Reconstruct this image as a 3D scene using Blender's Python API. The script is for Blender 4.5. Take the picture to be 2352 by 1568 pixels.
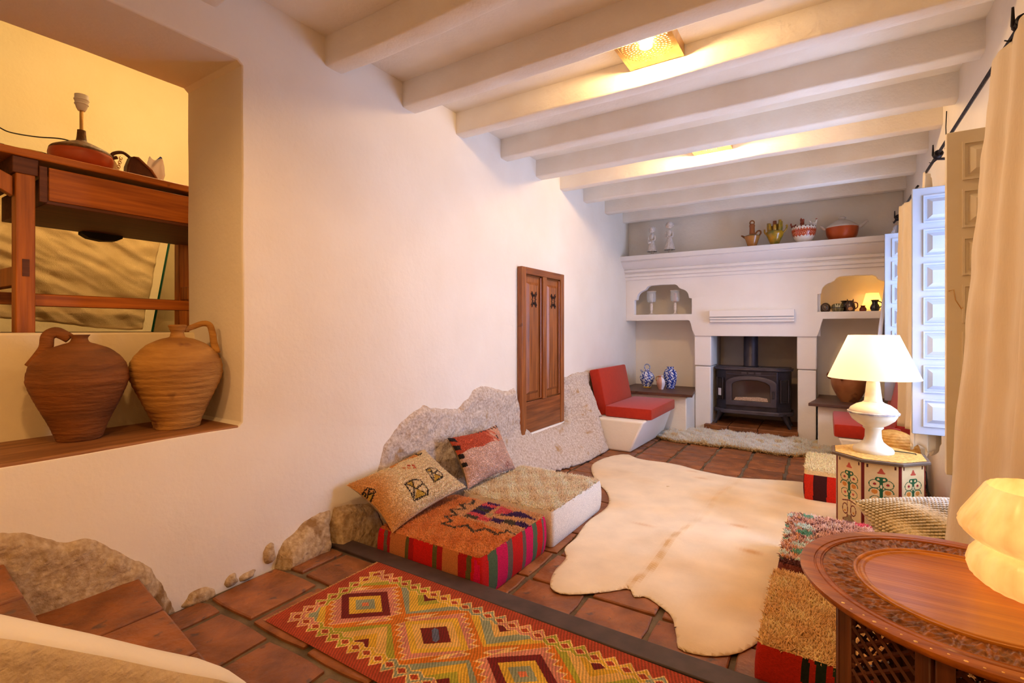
import bpy, bmesh, math, random
import numpy as np
from mathutils import Vector, Matrix, noise
for o in list(bpy.data.objects): bpy.data.objects.remove(o)
C = bpy.context.scene.collection
PI = math.pi
random.seed(7); RNG = np.random.default_rng(7)

# ------------------------------------------------------------------ camera, world, exposure
EYE = 1.12
cam = bpy.data.objects.new('camera', bpy.data.cameras.new('camera')); C.objects.link(cam)
cam.location = (0, 0, EYE); cam.rotation_euler = (PI/2, 0, math.radians(32.5))
cam.data.sensor_width = 36; cam.data.lens = 36*1132/2352; cam.data.shift_y = -27/2352
cam.data.clip_start = 0.05
bpy.context.scene.camera = cam
sc = bpy.context.scene
sc.view_settings.view_transform = 'Standard'; sc.view_settings.look = 'None'
sc.view_settings.gamma = 1; sc.view_settings.use_curve_mapping = False
sc.view_settings.exposure = 0.42
w = bpy.data.worlds.new('World'); sc.world = w; w.use_nodes = True
bg = w.node_tree.nodes['Background']
bg.inputs[0].default_value = (0.42, 0.59, 1.0, 1); bg.inputs[1].default_value = 12.0
WARM = (1.0, 0.55, 0.20)
def light(name, loc, power, col=WARM, r=0.03, kind='POINT', parent=None):
    d = bpy.data.lights.new(name, kind); d.energy = power; d.color = col
    d.shadow_soft_size = r
    if kind == 'SPOT': d.spot_size = math.radians(165); d.spot_blend = .35
    o = bpy.data.objects.new(name, d); C.objects.link(o); o.location = loc
    if parent: o.parent = parent
    return o
def portal(y0, y1, z0, z1, x):
    d = bpy.data.lights.new('daylight_portal', 'AREA'); d.shape = 'RECTANGLE'
    d.size = y1-y0; d.size_y = z1-z0; d.cycles.is_portal = True
    o = bpy.data.objects.new('daylight_portal', d); C.objects.link(o)
    o.location = (x, (y0+y1)/2, (z0+z1)/2)
    o.rotation_euler = (0, PI/2, 0)          # faces -X
    d.size, d.size_y = z1-z0, y1-y0
    return o
portal(2.9, 3.88, 0.47, 1.98, 1.39); portal(4.52, 5.56, 0.47, 1.98, 1.39)
light('room_lamp', (-0.75, 0.25, 2.48), 40, WARM, 0.08, 'SPOT')          # ceiling lamp of the near half, above the frame
light('room_lamp', (-0.9, -1.3, 2.48), 62, WARM, 0.12, 'SPOT')
light('landing_lamp', (-3.4, 1.8, 3.15), 42, (1, .68, .30), 0.1)         # lamp of the raised room

# ------------------------------------------------------------------ helpers
def S(r, g, b):
    f = lambda c: (c/255/12.92) if c/255 <= .04045 else ((c/255+.055)/1.055)**2.4
    return (f(r), f(g), f(b), 1)
def SN(a):
    a = np.asarray(a, float)/255
    return np.where(a <= .04045, a/12.92, ((a+.055)/1.055)**2.4)
def mat(name, c1, c2=None, scale=4, rough=.8, bump=0, bscale=30, bump2=0, bscale2=5, metal=0, stretch=(1, 1, 1),
        attr=None, rnd=0, spec=.3, sheen=0, translucent=0, emit=None, estr=0, spots=None, coat=0, detail=6, contrast=1.0):
    m = bpy.data.materials.new(name); m.use_nodes = True
    nt = m.node_tree; N = nt.nodes; L = nt.links
    b = N['Principled BSDF']; out = N['Material Output']
    b.inputs['Roughness'].default_value = rough; b.inputs['Metallic'].default_value = metal
    b.inputs['Specular IOR Level'].default_value = spec
    if sheen: b.inputs['Sheen Weight'].default_value = sheen
    if coat: b.inputs['Coat Weight'].default_value = coat; b.inputs['Coat Roughness'].default_value = .15
    tc = N.new('ShaderNodeTexCoord'); mp = N.new('ShaderNodeMapping'); mp.inputs['Scale'].default_value = stretch
    L.new(tc.outputs['Object'], mp.inputs[0])
    if attr:
        a = N.new('ShaderNodeAttribute'); a.attribute_name = attr; col = a.outputs['Color']
        if c2 is not None:   # slight mottling multiplied onto the printed or woven colour
            n = N.new('ShaderNodeTexNoise'); n.inputs['Scale'].default_value = scale; n.inputs['Detail'].default_value = detail
            L.new(mp.outputs[0], n.inputs['Vector'])
            r = N.new('ShaderNodeMapRange'); r.inputs[1].default_value = .3; r.inputs[2].default_value = .7
            r.inputs[3].default_value = c2; r.inputs[4].default_value = 1.12
            L.new(n.outputs[0], r.inputs[0])
            mx = N.new('ShaderNodeVectorMath'); mx.operation = 'SCALE'
            L.new(col, mx.inputs[0]); L.new(r.outputs[0], mx.inputs['Scale']); col = mx.outputs[0]
    elif c2 is not None:
        n = N.new('ShaderNodeTexNoise'); n.inputs['Scale'].default_value = scale; n.inputs['Detail'].default_value = detail
        L.new(mp.outputs[0], n.inputs['Vector'])
        cr = N.new('ShaderNodeValToRGB'); cr.color_ramp.elements[0].color = c1; cr.color_ramp.elements[1].color = c2
        h = .18/contrast
        cr.color_ramp.elements[0].position = .5-h; cr.color_ramp.elements[1].position = .5+h
        L.new(n.outputs[0], cr.inputs[0]); col = cr.outputs[0]
        if spots:
            n2 = N.new('ShaderNodeTexNoise'); n2.inputs['Scale'].default_value = spots[1]; n2.inputs['Detail'].default_value = 4
            L.new(tc.outputs['Object'], n2.inputs['Vector'])
            r2 = N.new('ShaderNodeMapRange'); r2.inputs[1].default_value = spots[2]; r2.inputs[2].default_value = spots[2]+.08
            L.new(n2.outputs[0], r2.inputs[0])
            mm = N.new('ShaderNodeMix'); mm.data_type = 'RGBA'; mm.inputs[7].default_value = spots[0]
            L.new(r2.outputs[0], mm.inputs[0]); L.new(col, mm.inputs[6]); col = mm.outputs[2]
    else:
        rgb = N.new('ShaderNodeRGB'); rgb.outputs[0].default_value = c1; col = rgb.outputs[0]
    if rnd:
        oi = N.new('ShaderNodeObjectInfo'); r = N.new('ShaderNodeMapRange')
        r.inputs[3].default_value = 1-rnd; r.inputs[4].default_value = 1+rnd
        L.new(oi.outputs['Random'], r.inputs[0])
        mx = N.new('ShaderNodeVectorMath'); mx.operation = 'SCALE'
        L.new(col, mx.inputs[0]); L.new(r.outputs[0], mx.inputs['Scale']); col = mx.outputs[0]
    L.new(col, b.inputs['Base Color'])
    nrm = None
    for st, s_, d_ in ((bump2, bscale2, .02), (bump, bscale, .004)):
        if st:
            n = N.new('ShaderNodeTexNoise'); n.inputs['Scale'].default_value = s_; n.inputs['Detail'].default_value = 5
            L.new(mp.outputs[0], n.inputs['Vector'])
            bp = N.new('ShaderNodeBump'); bp.inputs['Strength'].default_value = st; bp.inputs['Distance'].default_value = d_
            L.new(n.outputs[0], bp.inputs['Height'])
            if nrm: L.new(nrm, bp.inputs['Normal'])
            nrm = bp.outputs[0]
    if nrm: L.new(nrm, b.inputs['Normal'])
    if emit:
        b.inputs['Emission Color'].default_value = emit; b.inputs['Emission Strength'].default_value = estr
    if translucent:
        t = N.new('ShaderNodeBsdfTranslucent'); L.new(col, t.inputs[0])
        if nrm: L.new(nrm, t.inputs['Normal'])
        ms = N.new('ShaderNodeMixShader'); ms.inputs[0].default_value = translucent
        L.new(b.outputs[0], ms.inputs[1]); L.new(t.outputs[0], ms.inputs[2]); L.new(ms.outputs[0], out.inputs[0])
    return m
def wood(name, c1, c2, axis='X', rough=.45, g=1.0, coat=0, knots=True):
    st = {'X': (1.2, 22, 22), 'Y': (22, 1.2, 22), 'Z': (22, 22, 1.2)}[axis]
    return mat(name, c1, c2, scale=2.2*g, rough=rough, bump=.25, bscale=8, stretch=st, spec=.4, coat=coat,
               spots=((c1[0]*.35, c1[1]*.35, c1[2]*.35, 1), 9, .70) if knots else None)

def link(o, parent=None):
    C.objects.link(o)
    if parent: o.parent = parent
    return o
def tag(o, label=None, cat=None, group=None, kind=None):
    if label: o['label'] = label
    if cat: o['category'] = cat
    if group: o['group'] = group
    if kind: o['kind'] = kind
    return o
def thing(name, label, cat, loc=(0, 0, 0), rz=0, group=None):
    o = bpy.data.objects.new(name, None); C.objects.link(o); o.location = loc; o.rotation_euler = (0, 0, rz)
    o.empty_display_size = .05
    return tag(o, label, cat, group)
def finish(o, m, smooth=40):
    if m: o.data.materials.append(m)
    me = o.data
    if smooth:
        me.polygons.foreach_set('use_smooth', [True]*len(me.polygons))
        if smooth < 180: me.set_sharp_from_angle(angle=math.radians(smooth))
    return o
def fast(name, V, F, m=None, parent=None, smooth=0, facecol=None, loc=None):
    """V (n,3), F (k,3 or 4) integer array -> one mesh object; facecol (k,3) sRGB 0..255"""
    V = np.asarray(V, np.float32); F = np.asarray(F, np.int32)
    me = bpy.data.meshes.new(name); k = F.shape[1]
    me.vertices.add(len(V)); me.vertices.foreach_set('co', V.ravel())
    me.loops.add(F.size); me.loops.foreach_set('vertex_index', F.ravel())
    me.polygons.add(len(F)); me.polygons.foreach_set('loop_start', np.arange(0, F.size, k, dtype=np.int32))
    me.update(calc_edges=True)
    if facecol is not None:
        at = me.attributes.new('Col', 'FLOAT_COLOR', 'FACE')
        c = np.ones((len(F), 4), np.float32); c[:, :3] = SN(facecol)
        at.data.foreach_set('color', c.ravel())
    me.validate()
    o = bpy.data.objects.new(name, me); link(o, parent)
    if loc is not None: o.location = loc
    return finish(o, m, smooth)
def grid_faces(nu, nv, wrap_u=False, off=0):
    iu = np.arange(nu if wrap_u else nu-1); iv = np.arange(nv-1)
    U, W = np.meshgrid(iu, iv, indexing='ij'); U2 = (U+1) % nu
    return (np.stack([U*nv+W, U2*nv+W, U2*nv+W+1, U*nv+W+1], -1).reshape(-1, 4)+off)
class MB:
    def __init__(s): s.bm = bmesh.new()
    def _x(s, vs, M):
        if M is not None: bmesh.ops.transform(s.bm, matrix=M, verts=vs)
        return s
    def box(s, x0, x1, y0, y1, z0, z1, M=None, bev=0):
        r = bmesh.ops.create_cube(s.bm, size=1, matrix=Matrix.Translation(((x0+x1)/2, (y0+y1)/2, (z0+z1)/2)) @ Matrix.Diagonal((abs(x1-x0), abs(y1-y0), abs(z1-z0), 1)))
        vs = r['verts']
        if bev:
            es = list({e for v in vs for e in v.link_edges})
            rr = bmesh.ops.bevel(s.bm, geom=es, offset=bev, segments=2, profile=.6, affect='EDGES', clamp_overlap=True)
            vs = list({v for f in rr['faces'] for v in f.verts} | {v for v in vs if v.is_valid})
        return s._x(vs, M)
    def lathe(s, prof, c=(0, 0, 0), n=32, M=None, rmod=None):
        vs = []; rings = []
        for r, z in prof:
            ring = []
            for i in range(n):
                a = 2*PI*i/n; rr = r*(rmod(a, z) if rmod else 1)
                ring.append(s.bm.verts.new((c[0]+rr*math.cos(a), c[1]+rr*math.sin(a), c[2]+z)))
            rings.append(ring); vs += ring
        for a, b in zip(rings, rings[1:]):
            for i in range(n):
                try: s.bm.faces.new((a[i], a[(i+1) % n], b[(i+1) % n], b[i]))
                except ValueError: pass
        for rg, rev in ((rings[0], True), (rings[-1], False)):
            p = prof[0] if rev else prof[-1]
            if p[0] > 1e-4:
                if getattr(s, 'open', False): continue
                try: s.bm.faces.new(list(reversed(rg)) if rev else rg)
                except ValueError: pass
        return s._x(vs, M)
    def tube(s, pts, r, n=8, closed=False, M=None, flat=1.0):
        pts = [Vector(p) for p in pts]; rings = []; up = None
        R = r if hasattr(r, '__len__') else [r]*len(pts)
        for i, p in enumerate(pts):
            a = pts[i-1] if (i > 0 or closed) else p; b = pts[(i+1) % len(pts)] if (i < len(pts)-1 or closed) else p
            t = (b-a).normalized()
            if up is None:
                up = Vector((0, 0, 1)) if abs(t.z) < .9 else Vector((1, 0, 0))
            u = (up - t*up.dot(t)).normalized(); up = u; v = t.cross(u)
            rings.append([s.bm.verts.new(p + u*(R[i]*math.cos(2*PI*k/n)) + v*(R[i]*flat*math.sin(2*PI*k/n))) for k in range(n)])
        m = len(rings)
        for i in range(m if closed else m-1):
            a, b = rings[i], rings[(i+1) % m]
            for k in range(n): s.bm.faces.new((a[k], a[(k+1) % n], b[(k+1) % n], b[k]))
        if not closed:
            s.bm.faces.new(list(reversed(rings[0]))); s.bm.faces.new(rings[-1])
        return s._x([v for r_ in rings for v in r_], M)
    def ball(s, c, r, sub=3, M=None):
        r = r if hasattr(r, '__len__') else (r, r, r)
        q = bmesh.ops.create_icosphere(s.bm, subdivisions=sub, radius=1, matrix=Matrix.Translation(c) @ Matrix.Diagonal((*r, 1)))
        return s._x(q['verts'], M)
    def prism(s, poly, axis, a, b, M=None):
        """polygon given in the two other axes, extruded along axis from a to b"""
        def P(p, t):
            return {'X': (t, p[0], p[1]), 'Y': (p[0], t, p[1]), 'Z': (p[0], p[1], t)}[axis]
        A = [s.bm.verts.new(P(p, a)) for p in poly]; B = [s.bm.verts.new(P(p, b)) for p in poly]
        n = len(poly); s.bm.faces.new(A); s.bm.faces.new(list(reversed(B)))
        for i in range(n): s.bm.faces.new((A[i], B[i], B[(i+1) % n], A[(i+1) % n]))
        return s._x(A+B, M)
    def build(s, name, m, parent=None, smooth=40, bevel=0, seg=2, loc=None, sub=0, kind=None, label=None):
        bmesh.ops.recalc_face_normals(s.bm, faces=s.bm.faces)
        me = bpy.data.meshes.new(name); s.bm.to_mesh(me); s.bm.free()
        o = bpy.data.objects.new(name, me); link(o, parent)
        if loc is not None: o.location = loc
        finish(o, m, smooth)
        if bevel:
            b = o.modifiers.new('bevel', 'BEVEL'); b.width = bevel; b.segments = seg; b.limit_method = 'ANGLE'; b.angle_limit = math.radians(40)
        if sub:
            q = o.modifiers.new('sub', 'SUBSURF'); q.levels = q.render_levels = sub
        if kind: o['kind'] = kind
        if label: o['label'] = label
        return o
def plate(name, outer, holes, axis, a, b, m, parent=None, bevel=0, smooth=30):
    """flat plate with holes (2D polygons), extruded along axis between a and b"""
    cu = bpy.data.curves.new(name, 'CURVE'); cu.dimensions = '2D'; cu.fill_mode = 'BOTH'
    cu.extrude = abs(b-a)/2-bevel; cu.bevel_depth = bevel; cu.bevel_resolution = 2; cu.offset = -bevel
    for pl in [outer]+holes:
        sp = cu.splines.new('POLY'); sp.points.add(len(pl)-1); sp.use_cyclic_u = True
        for q, p in zip(sp.points, pl): q.co = (p[0], p[1], 0, 1)
    t = bpy.data.objects.new(name, cu); C.objects.link(t)
    dg = bpy.context.evaluated_depsgraph_get(); me = bpy.data.meshes.new_from_object(t.evaluated_get(dg))
    bpy.data.objects.remove(t)
    c = (a+b)/2
    M = {'X': Matrix(((0, 0, 1, c), (1, 0, 0, 0), (0, 1, 0, 0), (0, 0, 0, 1))),
         'Y': Matrix(((1, 0, 0, 0), (0, 0, 1, c), (0, 1, 0, 0), (0, 0, 0, 1))),
         'Z': Matrix(((1, 0, 0, 0), (0, 1, 0, 0), (0, 0, 1, c), (0, 0, 0, 1)))}[axis]
    me.transform(M); 
    bm = bmesh.new(); bm.from_mesh(me); bmesh.ops.remove_doubles(bm, verts=bm.verts, dist=1e-5)
    bmesh.ops.recalc_face_normals(bm, faces=bm.faces); bm.to_mesh(me); bm.free()
    o = bpy.data.objects.new(name, me); link(o, parent)
    return finish(o, m, smooth)
def wobble_rect(x0, x1, y0, y1, amp=.006, n=14, r=.02, skip=''):
    P = []
    cs = [(x0, y0, x1, y0), (x1, y0, x1, y1), (x1, y1, x0, y1), (x0, y1, x0, y0)]
    for ax, ay, bx, by in cs:
        for i in range(n):
            t = (i+.15)/(n-.7) if n > 1 else 0
            t = min(max(t, .01), .99)
            px, py = ax+(bx-ax)*t, ay+(by-ay)*t
            q = noise.noise(Vector((px*2.3, py*2.3, 3.1)))*amp
            if ay == by: py += q
            else: px += q
            P.append((px, py))
    return P
def nz(P, s=1.0, oct=3, seed=0.0):
    return noise.fractal(Vector((P[0]*s+seed, P[1]*s, P[2]*s)), 1.0, 2.0, oct)
def tufts(name, P, N_, cols, ln, wd, parent, m, jit=.5, kind='stuff', droop=0.0):
    """short wool strands: P roots (n,3), N_ directions, cols (n,3) sRGB"""
    n = len(P); d = N_ + RNG.normal(0, jit, (n, 3)); d[:, 2] -= droop
    d /= np.linalg.norm(d, axis=1)[:, None]
    a = np.cross(d, RNG.normal(0, 1, (n, 3))); a /= np.linalg.norm(a, axis=1)[:, None]; b = np.cross(d, a)
    L_ = (ln*RNG.uniform(.6, 1.3, n))[:, None]; W_ = (wd*RNG.uniform(.7, 1.3, n))[:, None]
    mid = P + d*L_*.55
    dd = d + RNG.normal(0, .35, (n, 3)); tip = mid + dd*L_*.45
    v = np.concatenate([P+a*W_, P-a*W_*.5+b*W_*.86, P-a*W_*.5-b*W_*.86,
                        mid+a*W_*.9, mid-a*W_*.45+b*W_*.77, mid-a*W_*.45-b*W_*.77, tip])
    i = np.arange(n)
    q = lambda k: i+k*n
    F = []
    for s0, s1 in ((0, 1), (1, 2), (2, 0)):
        F.append(np.stack([q(s0), q(s1), q(3+s1)], 1)); F.append(np.stack([q(s0), q(3+s1), q(3+s0)], 1))
        F.append(np.stack([q(3+s0), q(3+s1), q(6)], 1))
    cc = np.clip(cols*RNG.uniform(.98, 1.22, (n, 1)), 0, 255)
    o = fast(name, v, np.concatenate(F), m, parent, 0, np.concatenate([cc]*9))
    if kind: o['kind'] = kind
    return o

# ------------------------------------------------------------------ materials
M_plaster = mat('white_plaster', S(236, 226, 210), S(243, 235, 222), 1.6, rough=.9, bump=.35, bscale=42, bump2=.45, bscale2=4.5)
M_plaster_b = mat('white_beam_paint', S(238, 228, 212), S(246, 240, 228), 3, rough=.85, bump=.5, bscale=60, bump2=.5, bscale2=7)
M_plaster_y = mat('landing_plaster', S(232, 214, 172), S(238, 224, 190), 1.5, rough=.9, bump=.3, bscale=40, bump2=.3)
M_rough = mat('rough_plaster', S(208, 184, 146), S(222, 200, 164), 5, rough=.95, bump=.8, bscale=55, bump2=.8, bscale2=14)
M_fire = mat('fireplace_plaster', S(238, 232, 226), S(245, 240, 236), 2, rough=.85, bump=.25, bscale=50, bump2=.25, bscale2=5)
M_soot = mat('firebox_plaster', S(176, 160, 148), S(196, 180, 166), 3, rough=.9, bump=.3)
M_tile = mat('terracotta_tile', S(106, 60, 30), S(160, 96, 50), 7, rough=.45, bump=.6, bscale=40, bump2=.6, bscale2=12, rnd=.16, spec=.45,
             spots=(S(96, 66, 50), 16, .62))
M_grout = mat('floor_mortar', S(88, 74, 58), S(126, 108, 86), 10, rough=.95, bump=.8, bscale=60, bump2=.6, bscale2=20)
M_stone = mat('exposed_stone', S(176, 154, 134), S(218, 204, 190), 60, rough=.95, bump=1.0, bscale=70, bump2=1.0, bscale2=18, spots=(S(176, 140, 98), 7, .62), contrast=.9)
M_stone2 = mat('ochre_stone', S(164, 136, 100), S(206, 182, 148), 50, rough=.95, bump=1.0, bscale=70, bump2=1.0, bscale2=18, spots=(S(140, 106, 66), 8, .62), contrast=.9)
M_strip = mat('dark_step_strip', S(62, 48, 46), S(82, 64, 60), 12, rough=.55, bump=.2)
M_sill = wood('old_sill_wood', S(118, 72, 38), S(166, 112, 64), 'Y', .55)
W_cupZ = wood('cupboard_wood', S(116, 62, 24), S(166, 98, 44), 'Z', .4, coat=.2)
W_cupY = wood('cupboard_wood_rail', S(102, 54, 22), S(150, 86, 40), 'Y', .4, coat=.2)
W_tabZ = wood('work_table_wood_leg', S(140, 74, 20), S(192, 110, 36), 'Z', .45)
W_tabY = wood('work_table_wood', S(146, 76, 20), S(196, 112, 36), 'Y', .42)
W_tabD = wood('work_table_underside', S(80, 42, 22), S(112, 62, 36), 'Y', .6)
W_rndX = wood('round_table_wood', S(128, 64, 12), S(176, 100, 24), 'X', .42, coat=.08, knots=False)
M_carve = mat('carved_wood_band', S(84, 42, 10), S(156, 90, 26), 55, rough=.4, bump=1.0, bscale=70, spec=.4)
W_rndD = wood('carved_stand_wood', S(70, 36, 16), S(112, 60, 26), 'Z', .4, coat=.2, knots=False)
M_brass = mat('brass', S(234, 200, 140), S(208, 168, 104), 20, rough=.3, metal=1)
M_brassinlay = mat('brass_inlay', S(240, 196, 100), rough=.3, metal=.7)
M_iron = mat('wrought_iron', S(30, 26, 28), S(52, 44, 46), 20, rough=.5, metal=.6, bump=.5, bscale=60)
M_cast = mat('cast_iron', S(52, 47, 54), S(66, 60, 68), 9, rough=.42, metal=.5, bump=.2, bscale=80)
M_castl = mat('cast_iron_trim', S(78, 72, 82), S(90, 84, 94), 9, rough=.4, metal=.5)
M_dark = mat('dark_interior', S(38, 30, 30), rough=.8)
M_ember = mat('grey_pellets', S(150, 120, 98), S(206, 176, 150), 90, rough=.9, bump=.8, bscale=90)
M_red = mat('red_cushion_fabric', S(168, 36, 10), S(178, 42, 12), 30, rough=.85, bump=.25, bscale=220, sheen=.2)
M_curtain = mat('cream_curtain', S(232, 212, 176), S(240, 222, 190), 6, rough=.9, bump=.3, bscale=120, stretch=(1, 1, .25), translucent=.06)
M_sheer = mat('white_sheer_cloth', S(214, 214, 226), S(222, 222, 232), 6, rough=.9, bump=.2, translucent=.2)
M_shutter = mat('daylit_shutter_paint', S(158, 164, 178), S(164, 170, 184), 8, rough=.45, bump=.1, bscale=40)  # white shutters, colour darkened to blue-grey so the daylight doesn't wash them out
M_shutterw = mat('lamplit_shutter_paint', S(226, 210, 176), S(232, 218, 186), 8, rough=.5, bump=.1, bscale=40)  # lamplit leaf of the same shutters, warm light put into its colour
M_col = mat('woven_wool', None, .8, 140, rough=.95, bump=.6, bscale=260, attr='Col')
M_wool = mat('shag_wool', None, .9, 60, rough=1, attr='Col', sheen=.3, spec=.1, translucent=.18)
def furry(m):
    nt = m.node_tree; N = nt.nodes; g = N.new('ShaderNodeNewGeometry'); a = N.new('ShaderNodeVectorMath'); a.operation = 'MULTIPLY_ADD'
    a.inputs[1].default_value = (.45, .45, .45); a.inputs[2].default_value = (.12, -.15, .8); b = N.new('ShaderNodeVectorMath'); b.operation = 'NORMALIZE'
    nt.links.new(g.outputs['Normal'], a.inputs[0]); nt.links.new(a.outputs[0], b.inputs[0]); nt.links.new(b.outputs[0], N['Principled BSDF'].inputs['Normal'])
furry(M_wool)
M_paint = mat('painted_panel', None, .93, 14, rough=.45, attr='Col', bump=.1, bscale=60)
M_glaze = mat('glazed_pottery', None, .9, 20, rough=.22, attr='Col', spec=.6)
M_clay = mat('old_terracotta', S(98, 58, 26), S(150, 90, 40), 5, rough=.75, bump=.5, bscale=40, bump2=.4, bscale2=10, stretch=(.7, .7, 3), spots=(S(98, 58, 36), 5, .62))
M_clay2 = mat('ochre_terracotta', S(146, 98, 44), S(204, 152, 78), 5, rough=.78, bump=.5, bscale=40, bump2=.4, bscale2=10, stretch=(.7, .7, 3.4), spots=(S(120, 76, 44), 6, .60))
M_hide = mat('cowhide', None, .93, 5, rough=.75, attr='Col', bump=.25, bscale=150, bump2=.3, bscale2=5, sheen=.2)

# ------------------------------------------------------------------ shell
FL = -0.10                 # lower floor; the near floor is 0
WX = -2.2; RX = 0.66; BY = 6.62; CZ = 2.645; BZ = 2.495
def struct(o): o['kind'] = 'structure'; return o
def hand(name): return struct(bpy.data.objects.new(name, None))
wall_left = struct(plate('wall_left', [(-2.6, -.35), (7.1, -.35), (7.1, 2.9), (-2.6, 2.9)],
        [wobble_rect(-.6, 1.21, .69, 2.32, .012)], 'X', -2.7, WX, M_plaster, bevel=.012))
wall_right = struct(plate('wall_right', [(-2.6, -.35), (7.1, -.35), (7.1, 2.9), (-2.6, 2.9)],
        [wobble_rect(2.88, 3.90, .46, 2.0, .006), wobble_rect(4.50, 5.58, .46, 2.0, .006)], 'X', RX, 1.40, M_plaster, bevel=.012))
b = MB()
b.box(-2.7, -1.34, BY, 7.1, -.35, 2.9); b.box(-.09, 1.40, BY, 7.1, -.35, 2.9); b.box(-1.34, -.09, BY, 7.1, 1.4, 2.9)
b.box(-1.34, -.09, 6.95, 7.1, -.35, 1.4)
b.box(-2.2, .66, 6.32, 6.62, 2.02, 2.64)
wall_back = struct(b.build('wall_back', M_plaster, bevel=.006))
b = MB(); b.box(-5.2, 1.40, -2.75, -2.6, -.35, 3.5); struct(b.build('wall_front', M_plaster))
b = MB(); b.box(-2.7, 1.40, -2.6, 7.1, CZ, CZ+.12); ceiling = struct(b.build('ceiling', M_plaster_b))
ys = [-1.74, -1.18, -.62, -.10, .46, 1.0, 1.64, 2.2, 2.72, 3.285, 3.86, 4.33, 4.88, 5.49, 6.10]
for i, y in enumerate(ys):
    # each beam: slightly uneven plastered timber running from wall to wall
    n = 30; ring = 12; V = []
    wdt = .112+.012*math.sin(i*2.1); 
    for k in range(n):
        x = WX-.02 + (RX+.04-WX)*k/(n-1)
        dz = nz((x*.9, y*3, 1), 1)*.010; dy = nz((x*.8, y*3, 7), 1)*.008
        w2 = wdt + nz((x*2, y*5, 3), 1)*.006; r = .011
        y0 = y+dy; z0 = BZ+dz
        sec = [(y0, CZ+.02), (y0-.001, z0+.09), (y0, z0+r), (y0+r*.3, z0+r*.3), (y0+r, z0), (y0+w2*.5, z0-.002), (y0+w2-r, z0),
               (y0+w2-r*.3, z0+r*.3), (y0+w2, z0+r), (y0+w2+.001, z0+.09), (y0+w2, CZ+.02), (y0+w2*.5, CZ+.02)]
        V += [(x, a, c) for a, c in sec]
    V = np.array(V).reshape(n, ring, 3)
    F = []
    for a in range(n-1):
        for c in range(ring): F.append((a*ring+c, (a+1)*ring+c, (a+1)*ring+(c+1) % ring, a*ring+(c+1) % ring))
    fast('beam', V.reshape(-1, 3), F, M_plaster_b, ceiling, 50)
# floor: mortar bed plus single tiles
b = MB(); b.box(-2.7, 1.15, -2.6, 1.745, -.35, -.012); b.box(-2.7, 1.15, 1.745, 7.1, -.35, FL-.012)
floor = struct(b.build('floor', M_grout))
def tile_mesh(w, d, seed):
    rr = random.Random(seed); n = 5
    bm = bmesh.new()
    q = [(-w/2, -d/2), (w/2, -d/2), (w/2, d/2), (-w/2, d/2)]
    out = []
    for i in range(4):
        ax, ay = q[i]; bx, by = q[(i+1) % 4]
        for k in range(3):
            t = [.03, .33, .66][k]; out.append((ax+(bx-ax)*t+rr.uniform(-.003, .003), ay+(by-ay)*t+rr.uniform(-.003, .003)))
    lo = [bm.verts.new((x, y, -.02)) for x, y in out]
    mi = [bm.verts.new((x, y, -.004)) for x, y in out]
    hi = [bm.verts.new((x*.965, y*.965, rr.uniform(-.0008, .0008))) for x, y in out]
    k = len(out)
    for A, B in ((lo, mi), (mi, hi)):
        for i in range(k): bm.faces.new((A[i], A[(i+1) % k], B[(i+1) % k], B[i]))
    c = bm.verts.new((0, 0, .001))
    for i in range(k): bm.faces.new((hi[i], hi[(i+1) % k], c))
    bmesh.ops.recalc_face_normals(bm, faces=bm.faces)
    me = bpy.data.meshes.new('floor_tile'); bm.to_mesh(me); bm.free(); me.materials.append(M_tile)
    me.polygons.foreach_set('use_smooth', [True]*len(me.polygons)); me.set_sharp_from_angle(angle=math.radians(35))
    return me
TM = [tile_mesh(.298, .298, i) for i in range(4)]; TF = [tile_mesh(.290, .300, 20+i) for i in range(4)]
def put_tile(me, x, y, z, sx=1, sy=1):
    o = bpy.data.objects.new('floor_tile', me); link(o, floor)
    o.location = (x, y, z+random.uniform(-.0015, .0015)); o.scale = (sx, sy, 1)
    o.rotation_euler = (random.uniform(-.003, .003), random.uniform(-.003, .003), random.choice((0, PI))+random.uniform(-.006, .006))
for r in range(5):                                   # near floor, running bond
    y0 = 1.05+.33*(1-r); y1 = y0+.33
    if r == 0: y0, y1 = 1.385, 1.645
    off = -1.875 if r % 2 == 1 else -1.70
    for k in range(-2, 9):
        xa = off+.33*k; xb = xa+.33
        xa = max(xa, WX+.01); xb = min(xb, RX-.005)
        if xb-xa < .08 or y1 < .1: continue
        if y0 < .4 and xb < -1.1: continue
        put_tile(random.choice(TM), (xa+xb)/2, (y0+y1)/2, 0, (xb-xa-.028)/.298, (y1-y0-.026)/.298)
for r in range(15):                                  # lower floor, straight joints
    y0 = 1.80+.3*r; y1 = y0+.3
    for k in range(-4, 9):
        xa = -1.238+.316*k; xb = xa+.316
        xa = max(xa, WX+.005); xb = min(xb, RX-.005)
        if xb-xa < .06 or y0 > 6.2: continue
        put_tile(random.choice(TF), (xa+xb)/2, (y0+y1)/2, FL, (xb-xa-.022)/.290, (y1-y0-.012)/.300)
b = MB(); b.box(WX, RX, 1.655, 1.755, -.10, .004); struct(b.build('trim_1', M_strip, bevel=.005))
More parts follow.
